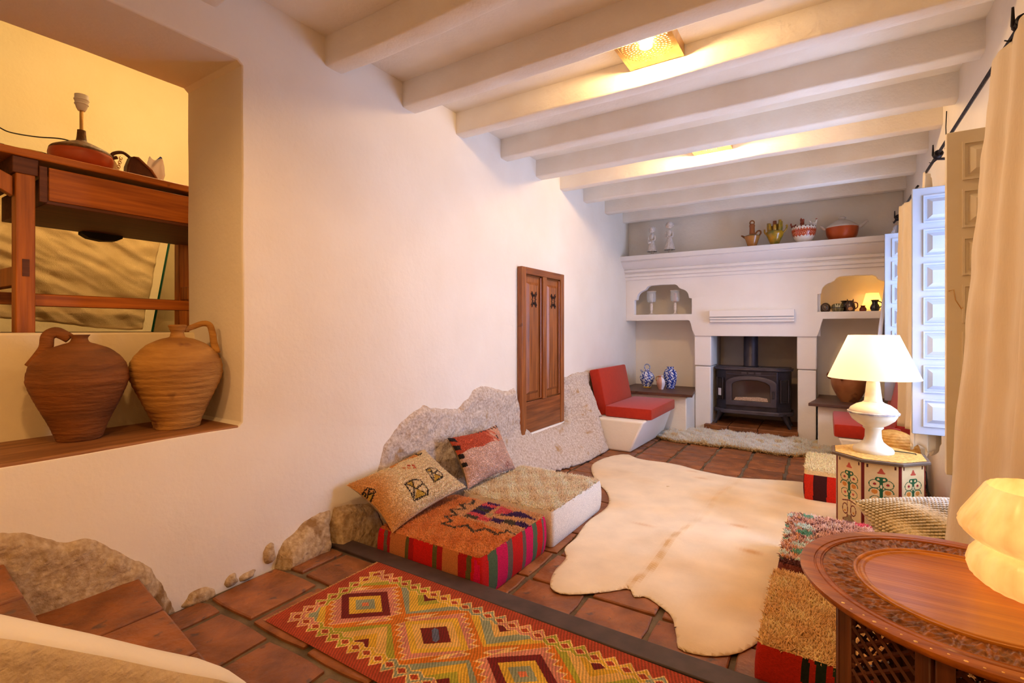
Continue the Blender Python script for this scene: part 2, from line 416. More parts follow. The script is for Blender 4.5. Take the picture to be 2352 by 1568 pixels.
# raised room behind the opening
b = MB(); b.box(-5.1, -2.66, -2.6, 3.4, .95, 1.105); struct(b.build('floor_landing', M_grout, bevel=.004))
b = MB(); b.box(-2.74, -2.64, -.62, 1.25, .4, 1.108)
struct(b.build('wall_parapet', M_plaster_y, bevel=.01))
b = MB(); b.box(-5.2, -5.0, -2.6, 3.4, .9, 3.5); struct(b.build('wall_landing', M_plaster_y))
b = MB(); b.box(-5.2, -2.7, 3.4, 3.55, .9, 3.5); struct(b.build('wall_landing_side', M_plaster))
b = MB(); b.box(-5.2, -2.6, -2.6, 3.4, 3.4, 3.5); struct(b.build('ceiling_landing', M_plaster))
b = MB(); b.box(-2.75, -2.6, -2.6, 3.4, 2.85, 3.45); struct(b.build('wall_landing_upper', M_plaster))
b = MB(); b.box(-2.64, WX-.004, -.6, 1.2, .655, .694); b.build('sill_board', M_sill, wall_left, bevel=.006)
# ------------------------------------------------------------------ exposed rock in the left wall
def inside(px, py, poly):
    r = np.zeros(px.shape, bool); n = len(poly); j = n-1
    for i in range(n):
        xi, yi = poly[i]; xj, yj = poly[j]
        c = ((yi > py) != (yj > py)) & (px < (xj-xi)*(py-yi)/(yj-yi+1e-12)+xi); r ^= c; j = i
    return r
def edge_dist(px, py, poly):
    d = np.full(px.shape, 9.); n = len(poly)
    for i in range(n):
        a = np.array(poly[i]); c = np.array(poly[(i+1) % n]); ab = c-a
        t = np.clip(((px-a[0])*ab[0]+(py-a[1])*ab[1])/(ab@ab+1e-12), 0, 1)
        d = np.minimum(d, np.hypot(px-a[0]-t*ab[0], py-a[1]-t*ab[1]))
    return d
def rock(poly, offs, m, step=.012, name='exposed_stone', amp=.014, seed=0, edge=.03):
    P = np.array(poly); y0, z0 = P.min(0)-.03; y1, z1 = P.max(0)+.03
    ny = int((y1-y0)/step)+2; nzz = int((z1-z0)/step)+2
    Yg, Zg = np.meshgrid(np.linspace(y0, y1, ny), np.linspace(z0, z1, nzz), indexing='ij')
    ins = inside(Yg, Zg, poly); d = edge_dist(Yg, Zg, poly); sd = np.where(ins, d, -d)
    nn = np.array([nz((y, z, seed), 3.2, 5)*1.0 + .55*abs(nz((y, z, seed+5), 9, 3)) for y, z in zip(Yg.ravel(), Zg.ravel())]).reshape(Yg.shape)
    ramp = np.clip((sd+nn*.02+.004)/edge, -1, 1)
    off = np.where(ramp > 0, ramp*(offs(Yg, Zg)+nn*amp+.006), ramp*.03)
    V = np.stack([WX+off, Yg, Zg], -1).reshape(-1, 3)
    F = grid_faces(ny, nzz)
    keep = (sd.ravel()[F] > -.028).any(1)
    return fast(name, V, F[keep], m, wall_left, 180)
sst = lambda a, c, x: (lambda t: t*t*(3-2*t))(np.clip((x-a)/(c-a), 0, 1))
rock([(1.93, -.12), (1.97, .16), (2.0, .30), (2.04, .44), (2.127, .521), (2.2, .56), (2.275, .591), (2.383, .618), (2.437, .597), (2.6, .583), (2.731, .563),
      (2.857, .619), (2.909, .677), (3.018, .69), (3.162, .662), (3.316, .607), (3.40, .60), (3.48, .632), (3.52, .56), (3.549, .463), (3.60, .36), (3.657, .28), (3.72, .225), (4.35, .215), (4.41, .25), (4.40, .5),
      (4.41, .652), (4.6, .66), (5.15, .664), (5.15, .2), (4.76, .2), (4.76, -.12)],
     lambda y, z: .022+(.10+.23*sst(2.8, 4.4, y))*(1-sst(-.12, .36+.0*y, z))**1.3+.17*sst(4.42, 4.68, y)*(1-sst(4.80, 4.98, y))*(1-sst(.25, .68, z))*sst(-.1, .25, z), M_stone, amp=.022, seed=3)
rock([(1.37, -.03), (1.39, .05), (1.41, .09), (1.5, .132), (1.61, .172), (1.66, .165), (1.64, .05), (1.63, -.03)], lambda y, z: .02+.05*(1-sst(0, .2, z)), M_stone2, seed=11, step=.01)
rock([(1.66, -.12), (1.67, .08), (1.70, .170), (1.79, .168), (1.93, .13), (1.98, .10), (1.98, -.12)], lambda y, z: .03+.06*(1-sst(-.1, .2, z)), M_stone2, seed=21, step=.01)
rock([(.2, .50), (.444, .483), (.494, .463), (.557, .418), (.602, .391), (.649, .384), (.68, .369), (.724, .316), (.777, .255), (.847, .19), (.891, .107), (.921, .033), (.94, -.02), (.2, -.02)],
     lambda y, z: .02+0*y, M_stone2, seed=31, step=.009, amp=.016)
for (y, z, a, c) in ((1.03, .012, .055, .03), (1.16, .025, .03, .035), (1.335, .075, .012, .045), (1.24, .01, .035, .02)):
    pl = [(y+a*math.cos(t)*(1+.25*math.sin(3*t+y*9)), z+c*math.sin(t)*(1+.2*math.cos(2*t))) for t in np.linspace(0, 2*PI, 12)[:-1]]
    rock(pl, lambda y_, z_: .012+0*y_, M_stone2, seed=y*7, step=.006, amp=.008, edge=.015)

b = MB(); b.box(WX-.005, WX+.045, 3.70, 4.34, .205, .228); b.build('plaster_lip', M_plaster, wall_left, bevel=.006)
# ------------------------------------------------------------------ staircase at the lower left
st = thing('staircase', 'tiled steps climbing along the left wall behind a rounded white plaster parapet', 'stairs', (-1.7, .4, 0))
def at(o, l): return (o[0]-l[0], o[1]-l[1], o[2]-l[2])
L0 = (-1.7, .4, 0)
def loc_poly(pl): return [(x-L0[0], y-L0[1]) for x, y in pl]
noses = [(.80, .66, .19), (.44, .36, .385), (.10, .04, .57), (-.24, -.28, .76)]
for i, (ya, yb, z) in enumerate(noses):
    m_ = MB(); m_.prism(loc_poly([(WX+.0, ya), (-1.2, yb), (-1.2, yb-.42), (WX+.0, ya-.44)]), 'Z', z-.19 if i else 0, z-.03)
    m_.build('step', M_rough, st, bevel=.006)
    for k in range(3):
        xa = WX+.012+(1.0-.02)/3*k; xb = xa+.315
        f = lambda x: ya+(yb-ya)*(x-WX)/1.0
        m_ = MB(); m_.prism(loc_poly([(xa, f(xa)+.012), (xb, f(xb)+.012), (xb, f(xb)-.33), (xa, f(xa)-.33)]), 'Z', z-.03, z)
        m_.build('tile', M_tile, st, bevel=.008)
# parapet: swept rounded section that falls with the stairs and rounds off at the end
cr = [(-1.3, 1.02, 1), (-.9, .98, 1), (-.5, .93, 1), (-.2, .86, 1), (0.0, .79, 1), (.12, .725, 1), (.24, .64, 1), (.36, .545, 1), (.46, .463, 1), (.55, .392, 1), (.60, .345, .97), (.635, .30, .88), (.655, .25, .7), (.665, .15, .55), (.668, .0, .5)]
V = []; sec = 15
for (y, z, wd) in cr:
    xc = -1.145; hw = .058*wd
    for k in range(sec):
        t = k/(sec-1)
        if k < 4: V.append((xc-hw-.002, y, (z-.05)*(k/4)-.0))
        elif k > sec-5: V.append((xc+hw+.004, y, (z-.05)*((sec-1-k)/4)))
        else:
            a = PI*(1-(k-4)/(sec-9)); V.append((xc+hw*math.copysign(abs(math.cos(a))**.55, math.cos(a)), y, max(0, z-.05+.05*math.sin(a)**.6 if math.sin(a) > 0 else z-.05)))
V = np.array(V)-np.array(L0)
V[:, 0] += [nz((v[0], v[1]*2, v[2]*2), 3)*.003 for v in V]
pp = fast('parapet', V, grid_faces(len(cr), sec), M_plaster, st, 60); pp.data.materials.append(M_rough)
for f in pp.data.polygons:
    if abs(f.normal.x) > .9 and f.center.x > .55: f.material_index = 1

# ------------------------------------------------------------------ windows, shutters
def window(n, y0, y1):
    b = MB(); z0, z1 = .46, 2.0; x = 1.32
    wf = struct(bpy.data.objects.new('window_%d' % n, None)); C.objects.link(wf); wf.location = (x, (y0+y1)/2, z0)
    o = wf.location
    def rel(a): return a
    fr = MB()
    for (a, c_, d, e) in ((y0, y0+.05, z0, z1), (y1-.05, y1, z0, z1), (y0, y1, z0, z0+.05), (y0, y1, z1-.05, z1)):
        fr.box(-.03, .03, a-o.y, c_-o.y, d-o.z, e-o.z)
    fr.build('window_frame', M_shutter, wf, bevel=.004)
    s_ = MB(); s_.box(-.64, .05, y0-o.y+.002, y1-o.y-.002, -.02, .012); s_.build('window_sill', M_plaster, wf, bevel=.01)
    return wf
def shutter(wf, yh, m, near):
    """leaf standing open at right angles to the wall: X .45 to .95, raised fields in two columns"""
    o = wf.location; x0, x1 = .447, .955; z0, z1 = .482, 1.985; th = .034
    b = MB(); f = lambda x: x-o.x
    b.box(f(x0), f(x1), yh-th/2-o.y, yh+th/2-o.y, z0-o.z, z1-o.z)
    lf = b.build('shutter', m, wf, bevel=.003)
    n = 7; H = (z1-z0-.06)/n
    for sgn in (-1, 1):
        for cx_ in (x0+.135, x0+.365):
            for k in range(n):
                zc = z0+.03+H*(k+.5); hh = H/2-.03; hw = .075
                q = MB(); ys_ = yh+sgn*(th/2)-o.y; d = sgn
                # moulded frame round a bevelled field
                for (a, c_, e, g) in ((-hw-.008, hw+.008, hh, hh+.010), (-hw-.008, hw+.008, -hh-.010, -hh), (-hw-.008, -hw, -hh, hh), (hw, hw+.008, -hh, hh)):
                    q.box(f(cx_)+a, f(cx_)+c_, ys_-.001*d, ys_+.009*d, zc-o.z+e, zc-o.z+g)
                A = [(-hw+.01, -hh+.01), (hw-.01, -hh+.01), (hw-.01, hh-.01), (-hw+.01, hh-.01)]
                B = [(x*.62, z*.62) for x, z in A]
                va = [q.bm.verts.new((f(cx_)+x, ys_-.001*d, zc-o.z+z)) for x, z in A]
                vb = [q.bm.verts.new((f(cx_)+x, ys_+.016*d, zc-o.z+z)) for x, z in B]
                q.bm.faces.new(vb)
                for i in range(4): q.bm.faces.new((va[i], va[(i+1) % 4], vb[(i+1) % 4], vb[i]))
                q.build('raised_field', m, lf, smooth=0)
    return lf
w1 = window(1, 2.88, 3.90); w2 = window(2, 4.50, 5.58)
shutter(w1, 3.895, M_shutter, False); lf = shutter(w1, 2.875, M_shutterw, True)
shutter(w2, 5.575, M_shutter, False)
q = MB(); o = w1.location
q.tube([(x-o.x, y-o.y, z-o.z) for x, y, z in ((.455, 2.857, 1.29), (.47, 2.848, 1.295), (.475, 2.845, 1.25), (.495, 2.845, 1.21), (.50, 2.85, 1.215))], .0022, 6)
q.build('hook', M_brass, lf)

# ------------------------------------------------------------------ wooden wall cupboard
cb = thing('wall_cupboard', 'dark carved wooden cupboard door set low in the white left wall above bare rock', 'cupboard', (WX+.034, 3.925, .23))
y0, y1, H = -.395, .395, 1.425; X1 = .018
b = MB(); b.box(-.03, X1, y0, y0+.07, 0, H); b.build('stile', W_cupZ, cb, bevel=.005)
b = MB(); b.box(-.03, X1, y1-.07, y1, 0, H); b.build('stile', W_cupZ, cb, bevel=.005)
b = MB(); b.box(-.03, X1, y0+.07, y1-.07, H-.06, H); b.build('rail', W_cupY, cb, bevel=.005)
b = MB(); b.box(-.03, X1-.006, y0+.07, y1-.07, 0, .27); b.build('bottom_rail', W_cupY, cb, bevel=.005)
b = MB(); b.box(-.03, X1+.004, -.035, .035, .27, H-.06); b.build('mullion', W_cupZ, cb, bevel=.005)
for s in (-1, 1):
    ya, yb = (y0+.07, -.035) if s < 0 else (.035, y1-.07)
    b = MB(); b.box(-.035, -.012, ya, yb, .27, H-.06); p = b.build('panel', W_cupZ, cb)
    A = [(ya+.03, .33), (yb-.03, .33), (yb-.03, H-.12), (ya+.03, H-.12)]; yc = (ya+yb)/2; hw = (yb-ya)/2
    q = MB()
    va = [q.bm.verts.new((-.012, y, z)) for y, z in A]
    vb = [q.bm.verts.new((.006, y+(yc-y)*.35, z+(.025 if z < .5 else -.025))) for y, z in A]
    q.bm.faces.new(vb)
    for i in range(4): q.bm.faces.new((va[i], va[(i+1) % 4], vb[(i+1) % 4], vb[i]))
    q.build('raised_field', W_cupZ, p, smooth=0)
    for (a, c_, d, e) in ((ya, ya+.014, .27, H-.06), (yb-.014, yb, .27, H-.06), (ya, yb, .27, .284), (ya, yb, H-.074, H-.06)):
        pass
    q = MB()
    q.tube([(-.004, ya+.008, .28), (-.004, yb-.008, .28), (-.004, yb-.008, H-.07), (-.004, ya+.008, H-.07)], .009, 6, closed=True)
    q.build('moulding', W_cupZ, p)
    q = MB(); zc = H-.27
    for k in range(4):          # four-armed carved star
        a0 = PI/4+k*PI/2
        for da in (-.35, .35):
            q.tube([(.008, yc+.02*math.cos(a0+da), zc+.028*math.sin(a0+da)), (.009, yc+.06*math.cos(a0+da*.35), zc+.085*math.sin(a0+da*.35))], .0045, 5)
        a1 = k*PI/2
        q.tube([(.008, yc+.02*math.cos(a0-.35), zc+.028*math.sin(a0-.35)), (.008, yc+.035*math.cos(a1), zc+.045*math.sin(a1)), (.008, yc+.02*math.cos(a0-PI/2+.35), zc+.028*math.sin(a0-PI/2+.35))], .004, 5)
    q.build('carved_star', M_dark, p)

# ------------------------------------------------------------------ fireplace
fp = thing('fireplace', 'white plaster fireplace with moulded mantel, scalloped side niches and a square hood', 'fireplace', (-.71, 6.22, FL))
FO = (-.71, 6.22, FL)
def Fz(pl): return [(x-FO[0], z-FO[2]) for x, z in pl]
def arc(cx, cz, r, a0, a1, n=7): return [(cx+r*math.cos(a0+(a1-a0)*i/(n-1)), cz+r*math.sin(a0+(a1-a0)*i/(n-1))) for i in range(n)]
def niche(xa, xb):      # scalloped head above a straight base; stepped lobes
    xm = (xa+xb)/2; Hh = (xb-xa)/2
    L = [(xa, 1.312), (xa, 1.50)]
    L += [(xa+.03, 1.505)] + arc(xa+.135, 1.52, .10, PI, PI*.55, 6) + [(xa+.15, 1.635)] + [(xa+.17, 1.665), (xa+.20, 1.68), (xm, 1.684)]
    R = [(2*xm-x, z) for x, z in reversed(L[:-1])]
    return L+R
lft = niche(-2.09, -1.376); rgt = niche(-.076, .60)
outer = [(-2.2, 1.235), (-1.415, 1.235)] + [(-1.40, 1.225), (-1.385, 1.18), (-1.372, 1.12), (-1.345, 1.06), (-1.335, 1.045)] + \
        [(-.085, 1.045), (-.078, 1.06), (-.055, 1.12), (-.04, 1.19), (-.025, 1.235), (.68, 1.235), (.68, 1.86), (-2.2, 1.86)]
plate('front_panel', Fz(outer), [Fz(lft), Fz(rgt)], 'Y', 0, .085, M_fire, fp, bevel=.006)
b = MB()
b.box(-1.376-FO[0], -1.335-FO[0], .07, .40, 1.05-FL, 1.9-FL); b.box(-.09-FO[0], -.05-FO[0], .07, .40, 1.05-FL, 1.9-FL)
b.box(-1.335-FO[0], -.09-FO[0], .07, .16, 1.05-FL, 1.5-FL)
b.box(-2.2-FO[0], .68-FO[0], .06, .40, 1.80-FL, 1.9-FL)
b.build('hood', M_fire, fp)
for xa, xb in ((-2.2, -1.376), (-.05, .68)):
    b = MB(); b.box(xa-FO[0], xb-FO[0], .0+.01, .40, 1.242-FL, 1.308-FL); b.build('niche_shelf', M_fire, fp, bevel=.008)
# mantel: cavetto profile with fillets
prof = [(.10, 1.76), (-.022, 1.76), (-.024, 1.795), (-.046, 1.80), (-.050, 1.835), (-.036, 1.84), (-.040, 1.85), (-.072, 1.855), (-.078, 1.885), (-.064, 1.89), (-.095, 1.905), (-.15, 1.94), (-.185, 1.975), (-.180, 1.982), (-.212, 1.99), (-.216, 2.045), (.42, 2.045), (.42, 1.8)]
b = MB(); A = [b.bm.verts.new((-2.26-FO[0], y, z-FL)) for y, z in prof]; B = [b.bm.verts.new((.68-FO[0], y, z-FL)) for y, z in prof]
b.bm.faces.new(A); b.bm.faces.new(list(reversed(B)))
for i in range(len(prof)): b.bm.faces.new((A[i], B[i], B[(i+1) % len(prof)], A[(i+1) % len(prof)]))
b.build('mantel', M_fire, fp, bevel=.003)
# small moulded ledge on the hood
b = MB(); x0, x1 = -1.16-FO[0], -.29-FO[0]
b.box(x0, x1, -.075, .01, 1.270-FL, 1.345-FL); b.box(x0, x1, -.060, .01, 1.240-FL, 1.262-FL); b.box(x0, x1, -.045, .01, 1.208-FL, 1.232-FL)
b.box(x0+.004, x1-.004, -.036, .01, 1.212-FL, 1.345-FL)
b.build('hood_moulding', M_fire, fp, bevel=.004)
for xa, xb in ((-1.345, -1.163), (-.263, -.090)):
    b = MB(); b.box(xa-FO[0], xb-FO[0], .03, .40, 0, .78-0); b.build('pilaster', M_fire, fp, bevel=.012)
    b = MB(); b.box(xa-FO[0]-.006, xb-FO[0]+.006, .022, .40, .786, 1.155); b.build('pilaster_capital', M_fire, fp, bevel=.012)
b = MB(); b.box(-1.20-FO[0], -1.163-FO[0], .40, .74, 0, 1.5); b.box(-.263-FO[0], -.2-FO[0], .40, .74, 0, 1.5); b.box(-1.2-FO[0], -.2-FO[0], .70, .735, 0, 1.5)
b.build('firebox', M_soot, fp)
for k, (xa, xb) in enumerate(((-1.225, -.965), (-.958, -.655), (-.648, -.258))):
    for r, (ya, yb) in enumerate(((-.045, .30), (.31, .69))):
        if r == 1 and k == 0: xa = -1.15
        b = MB(); b.box(xa-FO[0], xb-FO[0], ya, yb, .045, .10); b.build('hearth_tile', M_tile, fp, bevel=.008)
b = MB(); b.box(-1.21-FO[0], -.262-FO[0], -.035, .69, 0, .045); b.build('hearth_base', M_tile, fp, bevel=.004)

# ------------------------------------------------------------------ stove
sv = thing('wood_stove', 'black cast iron stove with arched glass door and flue pipe inside the fireplace', 'stove', (-.735, 6.46, 0))
def front_arch(xh, z0, z1, rise, n=13):
    return [(-xh, z0), (xh, z0), (xh, z1)] + [(xh*math.cos(PI*i/(n-1)), z1+rise*math.sin(PI*i/(n-1))) for i in range(1, n-1)] + [(-xh, z1)]
b = MB(); pl = [(-.27, -.15), (.27, -.15), (.395, -.04), (.395, .17), (-.395, .17), (-.395, -.04)]
b.prism(pl, 'Z', .175, .645); b.build('body', M_cast, sv, bevel=.006)
b = MB(); pl2 = [(x*1.06, y*1.12-.002) for x, y in pl]; b.prism(pl2, 'Z', .645, .668); pl3 = [(x*1.0, y*1.03) for x, y in pl]; b.prism(pl3, 'Z', .665, .682)
b.build('top_plate', M_castl, sv, bevel=.006)
b = MB(); pl4 = [(x*1.06, y*1.16-.004) for x, y in pl]; b.prism(pl4, 'Z', .135, .182); b.build('base_skirt', M_castl, sv, bevel=.008)
for sx in (-1, 1):
    for yy in (-.10, .14):
        xb = sx*.36
        b = MB(); b.tube([(xb-sx*.03, yy, .15), (xb-sx*.005, yy-.005, .09), (xb+sx*.02, yy-.015, .035), (xb+sx*.035, yy-.02, .008), (xb+sx*.04, yy-.02, .003)], [.038, .026, .018, .02, .022], 8)
        b.build('leg', M_cast, sv, smooth=60)
dr = plate('door', front_arch(.265, .235, .50, .085), [front_arch(.20, .29, .47, .068)], 'Y', -.178, -.150, M_castl, sv, bevel=.005)
b = MB(); b.prism(front_arch(.198, .292, .47, .066), 'Y', -.163, -.160)
M_glass = mat('stove_glass', S(62, 44, 38), rough=.08, spec=.6); b.build('door_glass', M_glass, dr)
b = MB(); b.prism([(-.18, .296), (.18, .296), (.17, .335), (.08, .345), (-.05, .338), (-.16, .33)], 'Y', -.168, -.158); b.build('ember_bed', M_ember, dr)
b = MB(); b.box(.222, .245, -.205, -.175, .34, .42); b.build('handle', M_cast, dr, bevel=.004)
b = MB()
for k in range(3): b.box(-.1+k*.075, -.045+k*.075, -.160, -.148, .605, .625)
b.tube([(-.26, -.155, .60), (-.14, -.158, .595), (0, -.158, .592), (.14, -.158, .595), (.26, -.155, .60)], .006, 6)
b.build('top_vent', M_castl, sv)
for sx in (-1, 1):
    Mx = Matrix.Translation((sx*.333, -.096, 0)) @ Matrix.Rotation(sx*math.atan2(.11, .125), 4, 'Z')
    b = MB(); b.box(-.05, .05, -.012, .0, .29, .55, M=Mx); b.box(-.035, .035, -.016, -.010, .31, .53, M=Mx)
    sw = b.build('side_window', M_dark, sv, bevel=.003)
    b = MB(); b.tube([(Mx @ Vector(p)) for p in ((-.05, -.014, .29), (.05, -.014, .29), (.05, -.014, .55), (-.05, -.014, .55))], .005, 6, closed=True); b.build('side_window_frame', M_castl, sw)
    if sx < 0:
        b = MB(); b.box(-.022, .026, -.020, -.0165, .335, .42, M=Mx); b.build('paper_tag', mat('white_card', S(214, 214, 232), rough=.6), sv, label='pale paper tag behind the left side window')
b = MB(); b.lathe([(.082, .682), (.086, .69), (.078, .70), (.078, 1.34)], (-.02, .02, 0), 28); b.build('flue_pipe', M_cast, sv, smooth=40)
# ------------------------------------------------------------------ plaster benches with side ledges
W_ledge = wood('ledge_board_wood', S(74, 46, 36), S(104, 70, 54), 'X', .5)
def bench(name, label, sgn, yn):
    xc = -.71
    fx = lambda d: xc+sgn*d           # d measured from the room's middle line
    t = thing(name, label, 'bench', (fx(1.15), 5.3, FL)); o = t.location
    b = MB(); pr_ = [(fx(.80)-o.x, .316), (fx(1.0 if sgn < 0 else .97)-o.x, .0)]
    ex = WX-.0 if sgn < 0 else RX
    V = []
    for y in (yn, 5.80):
        V += [(fx(.79)-o.x, y-o.y, .316), (fx(.93 if y == yn else .90)-o.x, y-o.y, 0), (ex-o.x, y-o.y, 0), (ex-o.x, y-o.y, .316)]
    vs = [b.bm.verts.new(v) for v in V]
    for f in ((0, 1, 2, 3), (7, 6, 5, 4), (0, 4, 5, 1), (1, 5, 6, 2), (2, 6, 7, 3), (3, 7, 4, 0)): b.bm.faces.new([vs[i] for i in f])
    b.build('seat_block', M_plaster, t, bevel=.02, seg=3)
    b = MB(); b.box(min(fx(.64), ex)-o.x, max(fx(.64), ex)-o.x, 5.84-o.y, 6.60-o.y, 0, .455); b.build('ledge_block', M_plaster, t, bevel=.012)
    b = MB(); b.prism([(ex-o.x, 5.775-o.y), (fx(.56)-o.x, 5.775-o.y), (fx(.632)-o.x, 6.235-o.y), (fx(.64)-o.x, 6.6-o.y), (ex-o.x, 6.6-o.y)], 'Z', .455, .485)
    b.build('ledge_board', W_ledge, t, bevel=.004)
    return t
bench('plaster_bench', 'white plaster bench under red cushions beside the rock on the left wall', -1, 4.75)
bench('plaster_bench', 'white plaster bench under red cushions behind the lamp on the right', 1, 4.95)
def foam(name, label, c, size, rot, group=None):
    o = MB(); sx, sy, sz = size; o.box(-sx/2, sx/2, -sy/2, sy/2, -sz/2, sz/2, bev=.022)
    ob = o.build(name, M_red, smooth=50); ob.location = c; ob.rotation_euler = rot
    q = MB()
    for z in (-sz/2+.008, sz/2-.008):
        q.tube([(-sx/2+.012, -sy/2+.012, z), (sx/2-.012, -sy/2+.012, z), (sx/2-.012, sy/2-.012, z), (-sx/2+.012, sy/2-.012, z)], .004, 5, closed=True)
    return tag(ob, label, 'cushion', group)
foam('seat_cushion', 'flat red seat cushion lying on the left plaster bench', (-1.70, 5.305, .216+.058), (.49, .90, .112), (0, 0, 0))
foam('backrest_cushion', 'red back cushion leaning against the wall above the left plaster bench', (-2.05, 5.345, .455), (.115, .84, .49), (0, math.radians(-12), 0))
foam('seat_cushion', 'flat red seat cushion lying on the right plaster bench behind the lamp', (.28, 5.35, .216+.058), (.45, .80, .112), (0, 0, 0))
foam('backrest_cushion', 'red back cushion leaning against the right wall behind the lit lamp', (.545, 5.37, .465), (.11, .78, .49), (0, math.radians(11), 0))
# ------------------------------------------------------------------ shag poufs
def rr_perim(w, d, r, n):
    """rounded rectangle outline, n points, plus arc length"""
    pts = []
    for cx_, cy_, a0 in ((w/2-r, -d/2+r, -PI/2), (w/2-r, d/2-r, 0), (-w/2+r, d/2-r, PI/2), (-w/2+r, -d/2+r, PI)):
        for k in range(9): pts.append((cx_+r*math.cos(a0+PI/2*k/8), cy_+r*math.sin(a0+PI/2*k/8)))
    pts = np.array(pts+[pts[0]]); L = np.r_[0, np.cumsum(np.hypot(*np.diff(pts, axis=0).T))]
    s = np.linspace(0, L[-1], n, endpoint=False)
    return np.stack([np.interp(s, L, pts[:, i]) for i in (0, 1)], 1), s, L[-1]
def pouf(label, x0, x1, y0, y1, z0, z1, side, top, ntuft=9000, ln=.016, wd=.0022, rz=0, group=None, puff=.008, overhang=.012, jit=.55, r=.022, side_m=None):
    w, d, h_ = x1-x0, y1-y0, z1-z0
    t = thing('floor_pouf', label, 'pouf', ((x0+x1)/2, (y0+y1)/2, z0), rz, group)
    P, s, Lp = rr_perim(w, d, r, 460)
    zs = [0, .004, .02, .05, .09, .13, h_-.03, h_-.012, h_-.002]; zs = sorted(set(z for z in zs if z <= h_))
    V = []; 
    for i in range(len(P)):
        for z in zs:
            k = 1-.02*math.exp(-z/.012)+puff/max(w, d)*2*math.sin(PI*min(1, z/h_))
            if z > h_-.02: k -= .012*(z-(h_-.02))/.02
            V.append((P[i, 0]*k, P[i, 1]*k, z))
    F = grid_faces(len(P), len(zs), True)
    V = np.array(V); fc = V[F].mean(1)
    cols = side(fc[:, 0], fc[:, 1], fc[:, 2], w, d)
    fast('pouf_side', V, F, side_m or M_col, t, 60, cols)
    # top sheet
    n = 44; u = np.linspace(-1, 1, n); U, W_ = np.meshgrid(u, u, indexing='ij')
    def topmap(U, W_):
        X_ = U*(w/2-.004); Y_ = W_*(d/2-.004)
        e = np.maximum(np.abs(U), np.abs(W_)); Z_ = h_+.012*(1-e**6)-.004
        cr_ = np.minimum(np.abs(U), np.abs(W_)); sh = 1-.018*np.clip((e+cr_-1.8)/.2, 0, 1)
        return np.stack([X_*sh, Y_*sh, Z_], -1)
    V = topmap(U, W_).reshape(-1, 3); F = grid_faces(n, n); fc = V[F].mean(1)
    fast('pouf_top', V, F, M_col, t, 60, np.clip(top(fc[:, 0], fc[:, 1], w, d)*1.02, 0, 255))
    u = RNG.uniform(-1, 1, ntuft); v = RNG.uniform(-1, 1, ntuft); P3 = topmap(u, v); P3[:, 2] -= .002
    Nn = np.stack([np.sign(u)*np.clip(np.abs(u)-.93, 0, 1)*9, np.sign(v)*np.clip(np.abs(v)-.93, 0, 1)*9, np.ones(ntuft)], 1)
    tufts('wool_pile', P3, Nn, top(P3[:, 0], P3[:, 1], w, d), ln, wd, t, M_wool, jit)
    return t
def stripes(seq):
    tot = sum(q[0] for q in seq)
    e = np.cumsum([q[0] for q in seq])/tot; c = np.array([q[1] for q in seq], float)
    return lambda t: c[np.searchsorted(e, np.clip(t % 1.0, 0, .9999))]
RED, CRM, TAN, GRY, GRN, MAG, OLV = (205, 22, 14), (168, 20, 24), (196, 120, 66), (112, 92, 78), (84, 104, 72), (214, 14, 84), (96, 88, 44)
fs = stripes([(65, RED), (30, GRY), (25, CRM), (135, TAN), (25, OLV), (40, CRM), (155, RED), (35, OLV), (40, CRM), (120, TAN), (60, CRM), (35, OLV), (60, RED)])
rs = stripes([(50, RED), (60, GRN), (75, MAG), (40, GRY), (80, RED), (25, GRY), (60, MAG), (38, GRN), (48, RED), (15, GRY), (30, MAG)])
def side1(x, y, z, w, d):
    f = fs((x+w/2)/w*.999); r = rs((y+d/2)/d*.999)
    return np.where((x > w/2-.03)[:, None], r, np.where((y > d/2-.03)[:, None], fs(1-(x+w/2)/w*.99), np.where((x < -w/2+.03)[:, None], rs(1-(y+d/2)/d*.99), f)))
def poly_in(x, y, pl): return inside(np.asarray(x), np.asarray(y), pl)
def seg_d(x, y, pts):
    d = np.full(np.shape(x), 9.)
    for a, c in zip(pts, pts[1:]):
        ax, ay = a; bx, by = c; vx, vy = bx-ax, by-ay
        t = np.clip(((x-ax)*vx+(y-ay)*vy)/(vx*vx+vy*vy+1e-12), 0, 1); d = np.minimum(d, np.hypot(x-ax-t*vx, y-ay-t*vy))
    return d
def put(c, mask, col): c[mask] = col; return c
